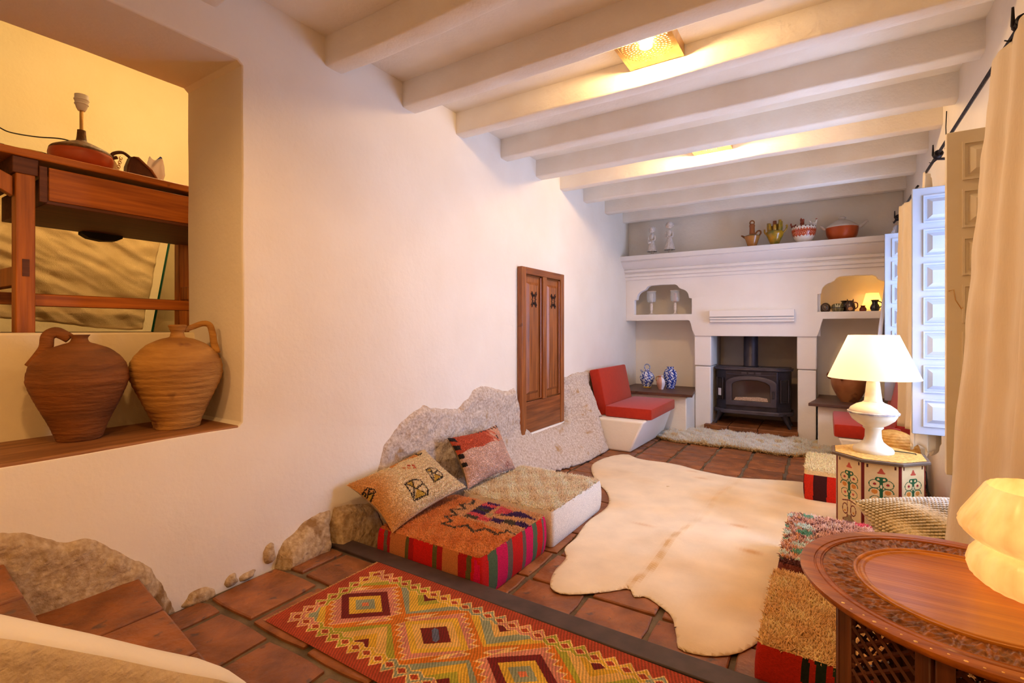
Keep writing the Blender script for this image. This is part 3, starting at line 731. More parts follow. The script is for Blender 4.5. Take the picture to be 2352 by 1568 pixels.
def top1(x, y, w, d):
    c = np.tile((206., 122., 64.), (len(x), 1)); c += (np.sin(x*40)*np.sin(y*31+x*20))[:, None]*np.array([8, 12, 10])
    PUR, PNK, SAG, DK, CRE = (62, 32, 84), (206, 78, 88), (168, 146, 108), (74, 62, 50), (206, 164, 116)
    # pale zone around the block border
    put(c, poly_in(x, y, [(-.12, .02), (.33, -.02), (.33, .3), (-.16, .3)]) & (x > -.14), (204, 150, 104))
    zz = [(-.14, .27), (-.10, .20), (-.155, .16), (-.09, .12), (-.145, .06), (-.07, .02), (-.11, -.03), (-.04, -.06), (-.06, -.11), (.03, -.12), (.06, -.06), (.14, -.11), (.17, -.04), (.25, -.07), (.27, 0), (.33, .0)]
    put(c, seg_d(x, y, zz) < .009, DK)
    for i, (cy, co) in enumerate(((.28, PUR), (.24, PNK), (.20, PUR), (.16, DK), (.12, PUR), (.08, PNK), (.045, DK))):
        put(c, (np.abs(x-(.0-.12*(cy-.28)*1.0-.01)) < .048) & (np.abs(y-cy) < .021), co)
    for i, (cx_, co) in enumerate(((.09, PNK), (.16, PUR), (.23, DK), (.29, PUR))):
        put(c, (np.abs(x-cx_) < .037) & (np.abs(y-(.055+.02*i)) < .026), co)
    put(c, poly_in(x, y, [(.05, .28), (.09, .14), (.19, .22)]), PNK)
    put(c, poly_in(x, y, [(.12, .14), (.32, .21), (.19, .26)]), PUR)
    put(c, poly_in(x, y, [(.05, .12), (.1, .1), (.1, .13), (.06, .14)]), SAG)
    return c
pouf('square floor pouf with orange wool top and red, green and pink striped sides', -1.955, -1.30, 1.775, 2.39, FL, .10, side1, top1, 15000, .012, .0020)
plain = lambda col, amp=8: (lambda x, y, *a: np.tile(np.array(col, float), (len(x), 1))+RNG.normal(0, amp, (len(x), 1)))
def top2(x, y, w, d):
    c = np.tile((230., 206., 174.), (len(x), 1)); n = np.sin(x*23+1)*np.cos(y*27)+np.sin(x*61+y*40)*.5
    c += n[:, None]*np.array([12, 16, 20]); return c
side_white = lambda x, y, z, w, d: np.tile((232., 222., 206.), (len(x), 1))
pouf('square floor pouf with cream shag top and plain white sides behind the orange one', -1.92, -1.285, 2.44, 3.14, FL, .105, side_white, top2, 15000, .018, .0022)
def top3(x, y, w, d):
    c = np.tile((226., 176., 116.), (len(x), 1)); c += (np.sin(x*33+y*9)*np.sin(y*28))[:, None]*np.array([10, 14, 14]); return c
s3 = stripes([(10, (186, 40, 18)), (1.2, (30, 34, 26)), (1, (176, 40, 20)), (1.8, (30, 44, 30)), (1.2, (176, 40, 20)), (1, (40, 60, 40)), (9, (178, 34, 16))])
def side3(x, y, z, w, d): return s3((x+w/2)/w*1.0*.999) if True else None
pouf('square floor pouf with tan shag top and dark red sides beside the round table', -.19, .47, 1.775, 2.37, FL, .105, lambda x, y, z, w, d: np.where((np.abs(x+.16) < .05)[:, None], s3(((x+.21)/.10)*.25+.38), np.array((182., 36., 16.))), top3, 18000, .017, .0022, jit=.7, overhang=.02)
def top4(x, y, w, d):
    c = np.tile((222., 168., 142.), (len(x), 1)); c += (np.sin(x*30+2)*np.sin(y*24))[:, None]*np.array([14, 20, 20])
    e = x+w/2
    lat = (np.abs(((e*9+y*9) % 1)-.5) < .07) | (np.abs(((e*9-y*9) % 1)-.5) < .07)
    put(c, (e < .30) & lat, (120, 66, 56))
    g1 = np.sin(y*26+1)*np.sin(e*30+2)+.5*np.sin(y*47+e*31)
    put(c, (e < .15) & (g1 > .55), (206, 216, 196)); put(c, (e < .12) & (g1 < -.6), (96, 152, 118)); put(c, (e < .07) & (np.abs(g1) < .14), (208, 138, 84))
    put(c, y < -d/2+.045, (92, 44, 38)); put(c, (y > d/2-.07) & (np.abs(e-.4) < .1), (214, 70, 80))
    return c
pouf('square floor pouf with pink shag top patterned in green and white near the octagonal table', -.175, .47, 2.42, 3.12, FL, .115, plain((120, 60, 50)), top4, 16000, .017, .0024, jit=.7)
s5 = stripes([(6, (206, 44, 16)), (9, (64, 20, 22)), (11, (208, 38, 14)), (9, (200, 66, 30)), (11, (206, 36, 14)), (9, (64, 20, 22)), (11, (208, 38, 14)), (8, (90, 24, 26))])
pouf('square floor pouf with cream shag top and red and maroon sides behind the painted table', -.13, .53, 4.08, 4.66, FL, .125, lambda x, y, z, w, d: np.where((z > .175)[:, None], np.array((226., 196., 140.)), s5((x+w/2)/w*.999)), lambda x, y, w, d: np.tile((232., 206., 156.), (len(x), 1)), 9000, .018, .0028)

# ------------------------------------------------------------------ pillows
def frame_matrix(c, ux, uy):
    ux = Vector(ux).normalized(); uy = Vector(uy); uy = (uy-ux*uy.dot(ux)).normalized(); n = ux.cross(uy)
    M = Matrix.Identity(4)
    for i, v in enumerate((ux, uy, n)):
        for k in range(3): M[k][i] = v[k]
    M.translation = c; return M
def pillow(name, label, c, ux, uy, w, h_, t, paint, ntuft=7000, ln=.007, wd=.0016, pinch=.24, m=None, backcol=(190, 160, 120), cat='pillow'):
    e = thing(name, label, cat); e.matrix_world = frame_matrix(c, ux, uy)
    n = 90; u = np.linspace(-1, 1, n); U, W_ = np.meshgrid(u, u, indexing='ij')
    def mp(U, W_, s):
        a = np.clip(1-np.abs(U)**2.6, 0, 1)**.55; b_ = np.clip(1-np.abs(W_)**2.6, 0, 1)**.55
        th = t/2*a*b_*(1+.05*np.sin(U*7+W_*5))
        X_ = U*w/2*(1-pinch*(1-W_**2)*np.abs(U)**3*.5); Y_ = W_*h_/2*(1-pinch*(1-U**2)*np.abs(W_)**3*.5)
        return np.stack([X_, Y_, s*th], -1)
    A = mp(U, W_, 1).reshape(-1, 3); B = mp(U, W_, -1).reshape(-1, 3)
    F = grid_faces(n, n); fa = A[F].mean(1)
    fast('pillow_front', A, F, m or M_col, e, 180, paint(fa[:, 0], fa[:, 1], w, h_))
    fb = B[F].mean(1)
    fast('pillow_back', B, F[:, ::-1], m or M_col, e, 180, np.tile(np.array(backcol, float), (len(F), 1)))
    if ntuft:
        u = RNG.uniform(-.99, .99, ntuft); v = RNG.uniform(-.99, .99, ntuft); P3 = mp(u, v, 1)
        P1 = mp(u+.01, v, 1)-P3; P2 = mp(u, v+.01, 1)-P3; N_ = np.cross(P1, P2); N_ /= np.linalg.norm(N_, axis=1)[:, None]+1e-9
        tufts('wool_pile', P3, N_, paint(P3[:, 0], P3[:, 1], w, h_), ln, wd, e, M_wool, .6)
    return e
def diamond_motif(c, x, y, cx_, cy_, r, rot=0):
    DK = (52, 40, 30)
    def R(pts): return [(cx_+(a*math.cos(rot)-b_*math.sin(rot)), cy_+(a*math.sin(rot)+b_*math.cos(rot))) for a, b_ in pts]
    put(c, poly_in(x, y, R([(-.9*r, -.8*r), (.0, 0), (.6*r, -.8*r)])), (196, 156, 60))
    put(c, poly_in(x, y, R([(-.5*r, .8*r), (.0, 0), (.3*r, .9*r)])), (196, 156, 60))
    for pts in ([(-r, -.8*r), (-.5*r, .9*r), (.4*r, .9*r), (r, .5*r), (.9*r, -.6*r), (.5*r, -.9*r), (-r, -.8*r)], [(-r, -.8*r), (.4*r, .9*r)], [(-.5*r, .9*r), (.5*r, -.9*r)], [(0, 0), (.9*r, .1*r)]):
        p = R(pts); dd = seg_d(x, y, p); dash = (np.sin(x*380)*np.sin(y*380) > -.55)
        put(c, (dd < .0052) & dash, DK)
def paintA(x, y, w, h_):
    c = np.tile((226., 198., 156.), (len(x), 1)); c += (np.sin(y*260+np.sin(x*20)*2))[:, None]*np.array([7, 9, 9])
    g = np.clip((-x-.10)/.14+np.sin(y*21)*.25, 0, 1)[:, None]; c = c*(1-g)+np.array((206., 146., 84.))*g
    put(c, (y > h_/2-.045+.01*np.sin(x*30)) & (x < .18) & (x > -.05), (206, 140, 70))
    diamond_motif(c, x, y, -.045, -.065, .066); diamond_motif(c, x, y, .135, -.035, .052, .1)
    diamond_motif(c, x, y, .20, .165, .03, .4); diamond_motif(c, x, y, -.27, .06, .03, .6)
    for (a, b_) in ((.045, .09), (.07, .075), (.06, .055), (.0, .085), (.025, .07)):
        put(c, (np.abs(x-a)+np.abs(y-b_)) < .013, (186, 74, 40) if a > .04 else (206, 140, 90))
    return c
pillow('wool_pillow', 'cream wool pillow with black diamond motifs lying tilted on the orange topped pouf', (-1.985, 2.045, .235), (-.02, 1, .10), (-.72, -.04, .44), .62, .37, .13, paintA, 11000, .006, .0017)
def paintB(x, y, w, h_):
    c = np.tile((222., 180., 160.), (len(x), 1)); c += (np.sin(x*23)*np.sin(y*31))[:, None]*np.array([5, 6, 6])
    top = y > h_/2*.30+.02*np.sin(x*30)*.3
    put(c, top & (x < .10), (196, 84, 52)); put(c, top & (x >= .10), (222, 168, 140))
    put(c, top & (x < .16) & (x > .06) & (np.sin(x*90+y*120) > .2), (214, 120, 88))
    put(c, (x < -w/2+.05) & (y > -.04) & (np.sin(y*110+x*60) > -.1), (46, 38, 34))
    put(c, (x > .0) & (y > h_/2-.03) & (np.sin(x*150) > 0), (66, 52, 44))
    put(c, (np.abs(x-.155) < .006) & (np.abs(y-.075) < .016), (40, 34, 30))
    for cx_ in (.14, .17): put(c, (np.abs(np.abs(x-cx_)-np.abs(y+.12)) < .004) & (np.abs(x-cx_) < .014), (180, 110, 96))
    return c
pillow('wool_pillow', 'dusty pink wool pillow with rust upper band leaning on the rock behind the cream pouf', (-1.975, 2.735, .268), (.0, 1, -.01), (-.17, 0, .30), .56, .345, .13, paintB, 11000, .006, .0016, backcol=(150, 122, 82))
def paintC(x, y, w, h_):
    c = np.tile((232., 206., 152.), (len(x), 1)); g = np.clip((x*.8+y)/.2, 0, 1)[:, None]
    c = c*(1-g)+np.array((238., 222., 200.))*g; k = ((np.sin(x*150)*np.sin(y*120)) > .55); c[k] -= 26; return c
pz = pillow('knotted_pillow', 'off-white knotted pillow on the pink pouf below the curtain', (.395, 2.80, .215), (.93, .30, .10), (-.12, .78, .42), .46, .42, .17, paintC, 0, backcol=(222, 200, 160))
# raised knots in rows
Pk = []; 
for i in range(34):
    for j in range(26):
        u, v = (i+.5+(j % 2)*.5)/34*2-1, (j+.5)/26*2-1
        if abs(u) > .97 or abs(v) > .97: continue
        th = .085*(1-abs(u)**2.6)**.55*(1-abs(v)**2.6)**.55
        Pk.append((u*.23, v*.21, th))
Pk = np.array(Pk); ico = bmesh.new(); bmesh.ops.create_icosphere(ico, subdivisions=1, radius=1)
iv = np.array([v.co[:] for v in ico.verts]); it = np.array([[v.index for v in f.verts] for f in ico.faces]); ico.free()
V = (Pk[:, None, :]+iv[None]*np.array([.0085, .0065, .006])).reshape(-1, 3); F = (np.arange(len(Pk))[:, None, None]*len(iv)+it[None]).reshape(-1, 3)
ccol = paintC(Pk[:, 0], Pk[:, 1], .46, .42)+RNG.normal(0, 6, (len(Pk), 1))
o = fast('knots', V, F, M_wool, pz, 180, np.repeat(np.clip(ccol, 0, 255), len(it), 0)); o['kind'] = 'stuff'

# ------------------------------------------------------------------ rugs
def kilim():
    w, d = 1.80, .565; n, m_ = 620, 194
    X_ = np.linspace(0, w, n); Y_ = np.linspace(0, d, m_); U, W_ = np.meshgrid(X_, Y_, indexing='ij')
    Z_ = .004+.0012*np.sin(U*9+W_*14)*np.sin(W_*11)
    skew = .012*np.sin(U*2.2)
    V = np.stack([U-.02*(W_-.28)*0, W_+skew*.4, Z_], -1).reshape(-1, 3); F = grid_faces(n, m_)
    x = U.reshape(-1)[F].mean(1); y = W_.reshape(-1)[F].mean(1)
    RD, OR, PK, CR, MA, YE, BL, GR, GO, TN = map(np.array, ((156, 58, 32), (198, 108, 30), (192, 118, 98), (224, 176, 112), (104, 22, 20), (204, 158, 52), (136, 138, 112), (156, 146, 46), (196, 148, 40), (206, 158, 84)))
    N_ = len(x); c = np.tile(TN.astype(float), (N_, 1))
    sp = .375; k = np.round((x-.235)/sp); dx = x-.235-k*sp; dy = y-d/2-.0
    kk = k.astype(int)
    # background of half diamonds between the medallions: concentric bands
    xe = x-.235-.5*sp; ke = np.round(xe/sp); dxe = xe-ke*sp; dye = d/2-np.abs(dy)-.035
    de = np.abs(dxe)/.20+dye/.20
    hue = (ke.astype(int)+(dy > 0)) % 3
    bands = [[GR, TN, GO], [BL, YE, GR], [YE, BL, TN]]
    for hN in range(3):
        b_ = bands[hN]
        for i, th in enumerate((2.0, .95, .70)): put(c, (hue == hN) & (de < th), b_[i])
    streak = np.sin(y*900+x*60+np.sin(x*50)*3)
    put(c, (de < .52) & (de > .18) & (dye > .02), MA)
    put(c, (de < .30) & (dye < .09), GR)
    put(c, (de < .16) & (dye > .0), TN)
    # medallions
    ady = np.abs(dy); adx = np.abs(dx)
    tri = lambda t: np.abs((t % 1.0)-.5)*2
    q = adx/.235+ady/.195
    tooth = .10*tri((dx-dy*.9)/.046)*1.0
    med = (q < 1.0) & (adx < .19)
    put(c, med, OR)
    q2 = np.maximum(q, adx/.185+.0)
    put(c, med & (q2 < .74+tooth*1.6+.035), CR); put(c, med & (q2 < .74+tooth*1.6-.02), PK)
    sq = adx/.145+ady/.118
    even = (kk % 2 == 0)
    put(c, even & (sq < 1), MA); put(c, even & (sq < .68), YE); put(c, even & (sq < .40), BL); put(c, even & (sq < .14), np.array((206, 108, 70)))
    put(c, ~even & (adx/.155+ady/.125 < 1), YE); put(c, ~even & (adx/.12+ady/.095 < 1), TN); put(c, ~even & (adx/.075+ady/.062 < 1), MA); put(c, ~even & (np.abs(dx+dy) < .018) & (adx < .03) & (ady < .03), np.array((88, 92, 118)))
    # border: zigzag then plain red guard
    e = np.minimum(np.minimum(y, d-y), np.minimum(x, w-x)); al = np.where(e == np.minimum(y, d-y), x, y)
    tz = tri(al/.056)
    seg_ = np.floor(al/.19).astype(int) % 4
    for q_i, co in enumerate((PK, GR, YE, BL)): put(c, (e < .098+.016*tri(al/.056+.5)) & (seg_ == q_i), co)
    put(c, (e < .098+.016*tri(al/.056+.5)) & (e > .094+.016*tri(al/.056+.5)), CR)
    put(c, e < .044+.034*tz, CR); put(c, e < .037+.034*tz, RD)
    pz_ = np.abs(((al/.056) % 1)-.5)/.46+np.abs(e-.080)/.019
    put(c, pz_ < 1, CR); put(c, pz_ < .72, RD)
    put(c, e < .034, RD)
    # hand-woven irregularity along the weft (short slanted streaks)
    s_ = (np.sin((x*1.0+y*.55)*520+np.sin(y*40)*2.2)*.5+np.sin((x*.9+y*.7)*1130)*.5)
    c = c*(1+.30*s_[:, None])+np.clip(-s_, 0, 1)[:, None]*np.array([-6, 14, 4]); c = c*(1+.06*np.sin(x*37+1)[:, None]*np.sin(y*29)[:, None])
    t = thing('kilim_rug', 'flat woven kilim rug with red border and stepped diamond medallions', 'rug', (-1.815, 1.085, .0015), math.radians(-.4))
    o = fast('woven_field', V, F, M_col, t, 180, np.clip(c, 0, 255))
    q_ = MB()
    for i in range(95):
        yy = .003+i*(d-.006)/94; l_ = random.uniform(.008, .013)
        q_.tube([(0.001, yy, .004), (-l_, yy+random.uniform(-.002, .002), .002)], .0016, 4)
    fr = q_.build('fringe', mat('cotton_fringe', S(206, 160, 110), rough=.9), t, smooth=0); fr['kind'] = 'stuff'
kilim()
def smooth_poly(P, n):
    P = np.array(P); k = len(P); out = []
    for i in range(k):
        p0, p1, p2, p3 = P[i-1], P[i], P[(i+1) % k], P[(i+2) % k]
        for t in np.linspace(0, 1, n, endpoint=False):
            out.append(.5*((2*p1)+(-p0+p2)*t+(2*p0-5*p1+4*p2-p3)*t*t+(-p0+3*p1-3*p2+p3)*t**3))
    return np.array(out)
hide = [(-1.10, 2.065), (-1.15, 2.20), (-1.165, 2.36), (-1.225, 2.47), (-1.23, 2.62), (-1.27, 2.88), (-1.265, 3.2), (-1.36, 3.45), (-1.52, 3.66), (-1.69, 3.92), (-1.78, 4.18), (-1.75, 4.47), (-1.64, 4.64), (-1.50, 4.56), (-1.38, 4.54), (-1.25, 4.55),
        (-1.10, 4.53), (-.95, 4.46), (-.80, 4.42), (-.60, 4.40), (-.38, 4.49), (-.13, 4.55), (.12, 4.45), (.40, 4.20), (.36, 3.85), (.16, 3.62), (.02, 3.4), (-.06, 3.1), (-.02, 2.8), (-.02, 2.55), (-.08, 2.35), (-.20, 2.17), (-.27, 2.03), (-.345, 1.955), (-.42, 1.925), (-.475, 1.93), (-.50, 2.0), (-.55, 2.12), (-.62, 2.18), (-.69, 2.215), (-.735, 2.19), (-.78, 2.24), (-.85, 2.17), (-.95, 2.08), (-1.03, 2.035)]
def hide_rug():
    P = smooth_poly(hide, 6); y0, x0 = P[:, 1].min(), P[:, 0].min()
    n = len(P); cen = np.array([-.75, 3.2]); rings = 26
    t = thing('cowhide_rug', 'pale cream cowhide spread over the tiles between the poufs', 'rug', (-.75, 3.2, FL))
    # fill by triangulated polygon + interior grid points: use grid clipped to outline
    st_ = .02; xs = np.arange(P[:, 0].min(), P[:, 0].max()+st_, st_); ysg = np.arange(P[:, 1].min(), P[:, 1].max()+st_, st_)
    bm = bmesh.new(); vs = [bm.verts.new((p[0], p[1], 0)) for p in P]; f = bm.faces.new(vs)
    bmesh.ops.triangulate(bm, faces=[f])
    for ax, vals in ((0, xs), (1, ysg)):
        for v in vals:
            co = [0, 0, 0]; no = [0, 0, 0]; co[ax] = v+.0007; no[ax] = 1
            bmesh.ops.bisect_plane(bm, geom=bm.verts[:]+bm.edges[:]+bm.faces[:], plane_co=co, plane_no=no)
    bmesh.ops.triangulate(bm, faces=bm.faces)
    V = np.array([v.co[:] for v in bm.verts]); bm.verts.index_update(); F = np.array([[v.index for v in f.verts] for f in bm.faces]); bm.free()
    d = edge_dist(V[:, 0], V[:, 1], [tuple(p) for p in P[::3]])
    V[:, 2] = .003+.010*np.clip(d/.05, 0, 1)**.5+np.array([.010*max(0, nz((x, y, 0), 2.2, 2)) for x, y in V[:, :2]])*np.clip(d/.1, 0, 1)
    V[:, 2] += .006*np.exp(-((V[:, 0]+.70-.09*(V[:, 1]-3.2))/.03)**2)*np.clip(d/.1, 0, 1)
    fc = V[F].mean(1); x, y = fc[:, 0], fc[:, 1]
    c = np.tile((232., 212., 180.), (len(F), 1))
    k1 = np.array([nz((a, b_, 4), 1.6, 3) for a, b_ in zip(x, y)])[:, None]
    c = c-np.clip(k1+.1, 0, 1)*np.array([16, 32, 54])*1.0
    sp_ = np.exp(-((x+.70-.09*(y-3.2)+.02*np.sin(y*7))/.018)**2)[:, None]*np.clip((3.3-y)/.4, .25, 1)[:, None]
    c = c-sp_*np.array([22, 42, 66])*np.clip((np.sin(y*41)*.5+.8), .3, 1)[:, None]
    for (a, b_, r1, r2, s_) in ((-.34, 2.95, .05, .03, 1), (-.45, 3.30, .05, .025, .8), (-.85, 4.2, .05, .02, .5), (-.2, 2.45, .03, .12, .8), (-.95, 3.0, .06, .02, .5), (-.95, 4.35, .05, .02, .5)):
        g = np.exp(-((x-a)/r1)**2-((y-b_)/r2)**2)[:, None]*s_; c = c-g*np.array([26, 52, 70])
    V -= np.array([-.75, 3.2, 0]); o = fast('hide', V, F, M_hide, t, 180, np.clip(c, 0, 255))
    so = o.modifiers.new('sol', 'SOLIDIFY'); so.thickness = .003; so.offset = -1
hide_rug()
def sheepskin():
    P = smooth_poly([(-1.64, 5.60), (-1.63, 5.85), (-1.50, 6.05), (-1.38, 6.14), (-1.0, 6.15), (-.70, 6.15), (-.40, 6.15), (-.10, 6.13), (.05, 6.0), (.10, 5.80), (.02, 5.56), (-.20, 5.46), (-.40, 5.40), (-.60, 5.43), (-.82, 5.47), (-1.06, 5.43), (-1.2, 5.46), (-1.33, 5.43), (-1.5, 5.48)], 5)
    pl = [tuple(p) for p in P]; x0, y0 = P.min(0); x1, y1 = P.max(0)
    t = thing('sheepskin_rug', 'long fluffy cream sheepskin lying in front of the hearth', 'rug', (-.75, 5.8, FL))
    nx, ny = 90, 40; U, W_ = np.meshgrid(np.linspace(x0, x1, nx), np.linspace(y0, y1, ny), indexing='ij')
    ins = inside(U, W_, pl); d = edge_dist(U, W_, pl)
    hgt = lambda x, y, d: .045*np.clip(d/.10, 0, 1)**.5*(1+.4*np.sin(x*23+np.sin(y*9)*2)*np.sin(y*27+x*5))+.004
    V = np.stack([U, W_, hgt(U, W_, d)], -1).reshape(-1, 3)-np.array([-.75, 5.8, 0]); F = grid_faces(nx, ny); k = ins.ravel()[F].all(1)
    base = np.tile((226., 210., 178.), (k.sum(), 1)); fast('skin', V, F[k], M_wool, t, 180, base)
    n = 42000; px = RNG.uniform(x0, x1, n); py = RNG.uniform(y0, y1, n); ok = inside(px, py, pl); px, py = px[ok], py[ok]; d = edge_dist(px, py, pl)
    P3 = np.stack([px+.75, py-5.8, hgt(px, py, d)-.003], 1)
    e = np.clip(1-d/.06, 0, 1); cx_, cy_ = -.75, 5.8
    Nn = np.stack([.0*px, np.where(py < 5.8, -1, 1)*e*1.2, np.ones(len(px))], 1)
    cols = np.tile((246., 230., 212.), (len(px), 1)); s_ = (np.sin(px*19)*np.sin(py*23+px*7) > .72); cols[s_] = (232, 204, 164)
    cols = np.where((d < .02)[:, None], np.array((206., 164., 104.)), cols)
    tufts('fleece', P3, Nn, cols, .028, .0026, t, M_wool, .55, droop=.1)
sheepskin()

# ------------------------------------------------------------------ octagonal painted table
def oct_paint(x, z, w, H):
    """x across -w/2..w/2, z height 0..H"""
    c = np.tile((226., 200., 148.), (len(x), 1)); hw = w/2
    MR, GN, RD_, OG = (112, 26, 20), (34, 92, 56), (196, 84, 62), (208, 132, 52)
    put(c, np.abs(x) > hw-.010, MR)
    X_ = np.abs(x); q = (H-z)      # distance from the top
    def ell(cx_, cz, a, b_): return np.hypot((X_-cx_)/a, (q-cz)/b_)
    for cx_, cz, a, b_ in ((.030, .115, .026, .024), (.026, .205, .026, .024)):
        r_ = ell(cx_, cz, a, b_); put(c, (r_ < 1.06) & (r_ > .90), GN); put(c, r_ < .30, (150, 40, 40) if cz < .15 else RD_)
    r_ = ell(.030, .158, .024, .020); put(c, (r_ < .62), OG); put(c, (r_ < 1.15) & (r_ > .9) & (q < .162), GN)
    r_ = ell(.014, .088, .013, .012); put(c, (r_ < 1.1) & (r_ > .5), GN)
    put(c, (X_ < .006) & (q > .075) & (q < .24), GN); put(c, ell(0, .128, .009, .017) < 1, GN); put(c, ell(0, .128, .004, .011) < 1, (226, 210, 170)); put(c, ell(0, .195, .014, .012) < 1, GN); put(c, ell(0, .195, .006, .006) < 1, (200, 210, 170))
    lf_ = (X_ < .020*(1-np.abs(q-.052)/.02)) & (np.abs(q-.052) < .02); put(c, lf_ & (q < .056+.2*X_), RD_)
    put(c, (X_ < .004+.5*(q-.028)) & (q > .028) & (q < .045), RD_)
    # bow, scrolls and vase below
    put(c, (np.abs(q-(.245+.25*X_)) < .0035) & (X_ < .045), MR)
    put(c, (np.abs(X_-.012) < .0028) & (q > .25) & (q < .335), MR)
    r_ = ell(.026, .300, .018, .030); put(c, (r_ < 1.08) & (r_ > .86), MR); r_ = ell(.028, .312, .008, .010); put(c, r_ < .7, OG)
    neck = np.where(q < .345, .012, np.clip(.012+(q-.345)*1.9, .012, .040)); neck = np.where(q > .43, np.clip(.040-(q-.43)*.9, .018, .04), neck)
    v_ = (q > .33) & (q < .455); put(c, v_ & (X_ < neck+.004), MR); put(c, v_ & (X_ < neck-.002), (146, 122, 84))
    put(c, (np.abs(X_-hw+.022) < .006-.3*np.abs(q-.018)) & (np.abs(q-.018) < .009), (80, 30, 24))
    return c
ot = thing('octagonal_table', 'octagonal side table painted with flowering vases on cream panels', 'table', (.258, 3.605, FL), 0)
R_ = .205/math.cos(PI/8); HT = .478
for k in range(8):
    a = -PI/2+k*PI/4; w_ = 2*.205*math.tan(PI/8)
    nx, nz2 = 58, 160; U, W_ = np.meshgrid(np.linspace(-w_/2, w_/2, nx), np.linspace(.0, HT, nz2), indexing='ij')
    tx, ty = -math.sin(a), math.cos(a); nx_, ny_ = math.cos(a), math.sin(a)
    V = np.stack([U*tx+.205*nx_, U*ty+.205*ny_, W_], -1).reshape(-1, 3); F = grid_faces(nx, nz2)
    fx = U.reshape(-1)[F].mean(1); fz = W_.reshape(-1)[F].mean(1)
    # arched foot opening cut from each panel
    keep = ~((np.abs(fx) < .045) & (fz < .05+.03*np.sqrt(np.clip(1-(fx/.045)**2, 0, 1))))
    p = fast('side_panel', V, F[keep], M_paint, ot, 0, oct_paint(fx, fz, w_, HT)[keep])
    s_ = p.modifiers.new('sol', 'SOLIDIFY'); s_.thickness = .008
b = MB(); o8 = lambda r, a0=0: [(r*math.cos(PI/8+k*PI/4+a0), r*math.sin(PI/8+k*PI/4+a0)) for k in range(8)]
b.prism(o8(.247), 'Z', HT, HT+.016); b.build('table_top', mat('grey_table_edge', S(92, 74, 58), S(112, 92, 72), 12, rough=.5), ot, bevel=.003)
b = MB(); b.prism(o8(.228), 'Z', HT+.016, HT+.020); b.build('straw_top', mat('straw_weave', S(180, 128, 56), S(226, 184, 96), 60, rough=.7, bump=1, bscale=70), ot, bevel=.002)
# ------------------------------------------------------------------ table lamp
TL = (.236, 3.62, FL+HT+.020)
tl = thing('table_lamp', 'white ceramic table lamp with lit cone shade on the octagonal table', 'lamp', TL)
M_lampcer = mat('lamp_ceramic', S(212, 198, 170), S(220, 208, 184), 20, rough=.35, spec=.5, bump=.15, bscale=30)
b = MB(); b.lathe([(.0, 0), (.100, 0), (.102, .012), (.095, .024), (.070, .042), (.050, .06), (.042, .085), (.040, .13), (.052, .142), (.050, .150), (.075, .165), (.105, .190), (.118, .215), (.121, .232)], n=40)
b.lathe([(.121, .232), (.122, .240), (.112, .258), (.085, .278), (.055, .290), (.045, .300), (.040, .34), (.034, .40), (.030, .425), (.036, .432), (.030, .44), (.0, .445)], n=40)
b.build('base', M_lampcer, tl, smooth=60)
b = MB(); b.lathe([(.119, .225), (.127, .226), (.129, .236), (.119, .241)], n=40); b.lathe([(.046, .292), (.049, .296), (.046, .300)], n=32); b.build('blue_band', mat('blue_glaze', S(84, 76, 110), S(214, 206, 190), 30, rough=.3, contrast=.8), tl, smooth=60, label='blue painted rims on the lamp base')
b = MB(); b.lathe([(.010, .44), (.010, .50), (.02, .505), (.02, .54), (.0, .54)], n=16); b.build('bulb_holder', M_brass, tl)
b = MB(); b.open = True; b.lathe([(.229, .435), (.124, .690)], n=64)
M_shade = mat('lamp_shade', S(250, 230, 190), rough=.9, translucent=.32, emit=(1, .78, .45, 1), estr=.30)
sh = b.build('lamp_shade', M_shade, tl, smooth=180)
light('table_lamp_bulb', (0, 0, .58), 5.0, (1, .66, .32), .045, parent=tl)
q = MB(); q.tube([(.1, .03, .01), (.20, .03, .006), (.25, .05, -.1), (.27, .09, -.3), (.26, .2, -.49)], .003, 5); q.build('cable', M_dark, tl)

# ------------------------------------------------------------------ round carved table
RT = (.26, 1.39, 0); RH = .57
rt = thing('round_table', 'round carved wooden table with brass inlaid rim on a fretwork stand', 'table', RT)
b = MB(); b.lathe([(.0, RH-.022), (.285, RH-.022), (.306, RH-.016), (.313, RH-.006), (.312, RH-.001), (.307, RH), (.285, RH), (.2835, RH-.0025), (.281, RH-.0025), (.2795, RH), (.272, RH), (.2705, RH-.0025), (.268, RH-.0025), (.2665, RH-.0005), (.2665, RH-.006)], n=120); b.build('table_top', W_rndX, rt, smooth=50)
# carved band: dense ring with floral relief
nr, na = 46, 900
rr_ = np.linspace(.206, .267, nr); aa = np.linspace(0, 2*PI, na, endpoint=False); A_, R2 = np.meshgrid(aa, rr_, indexing='ij')
u = (R2-.2365)/.0305; ph = A_*34
scr = np.sin(ph)*.45; leaf = np.cos(ph*3+u*5)*np.cos(u*4-np.sin(ph)*2); stem = np.exp(-((u-scr)/.16)**2)
h2 = np.clip(stem+.7*leaf*(np.abs(u) < .92), -.6, 1.2)*np.clip((1-np.abs(u))/.08, 0, 1)
Zr = RH-.001+h2*.0032-.0016
V = np.stack([R2*np.cos(A_), R2*np.sin(A_), Zr], -1).reshape(-1, 3); fast('carved_band', V, grid_faces(na, nr, True), M_carve, rt, 180)
b = MB(); b.lathe([(.2065, RH-.004), (.206, RH+.0015), (.2025, RH+.002), (.200, RH), (.1985, RH-.003), (.195, RH-.003), (.193, RH), (.189, RH+.0005), (.186, RH-.002), (.183, RH-.003), (.0, RH-.003)], n=120)
b.build('centre_panel', wood('honey_table_wood', S(162, 94, 12), S(200, 130, 28), 'X', .38, coat=.12, knots=False), rt, smooth=50)
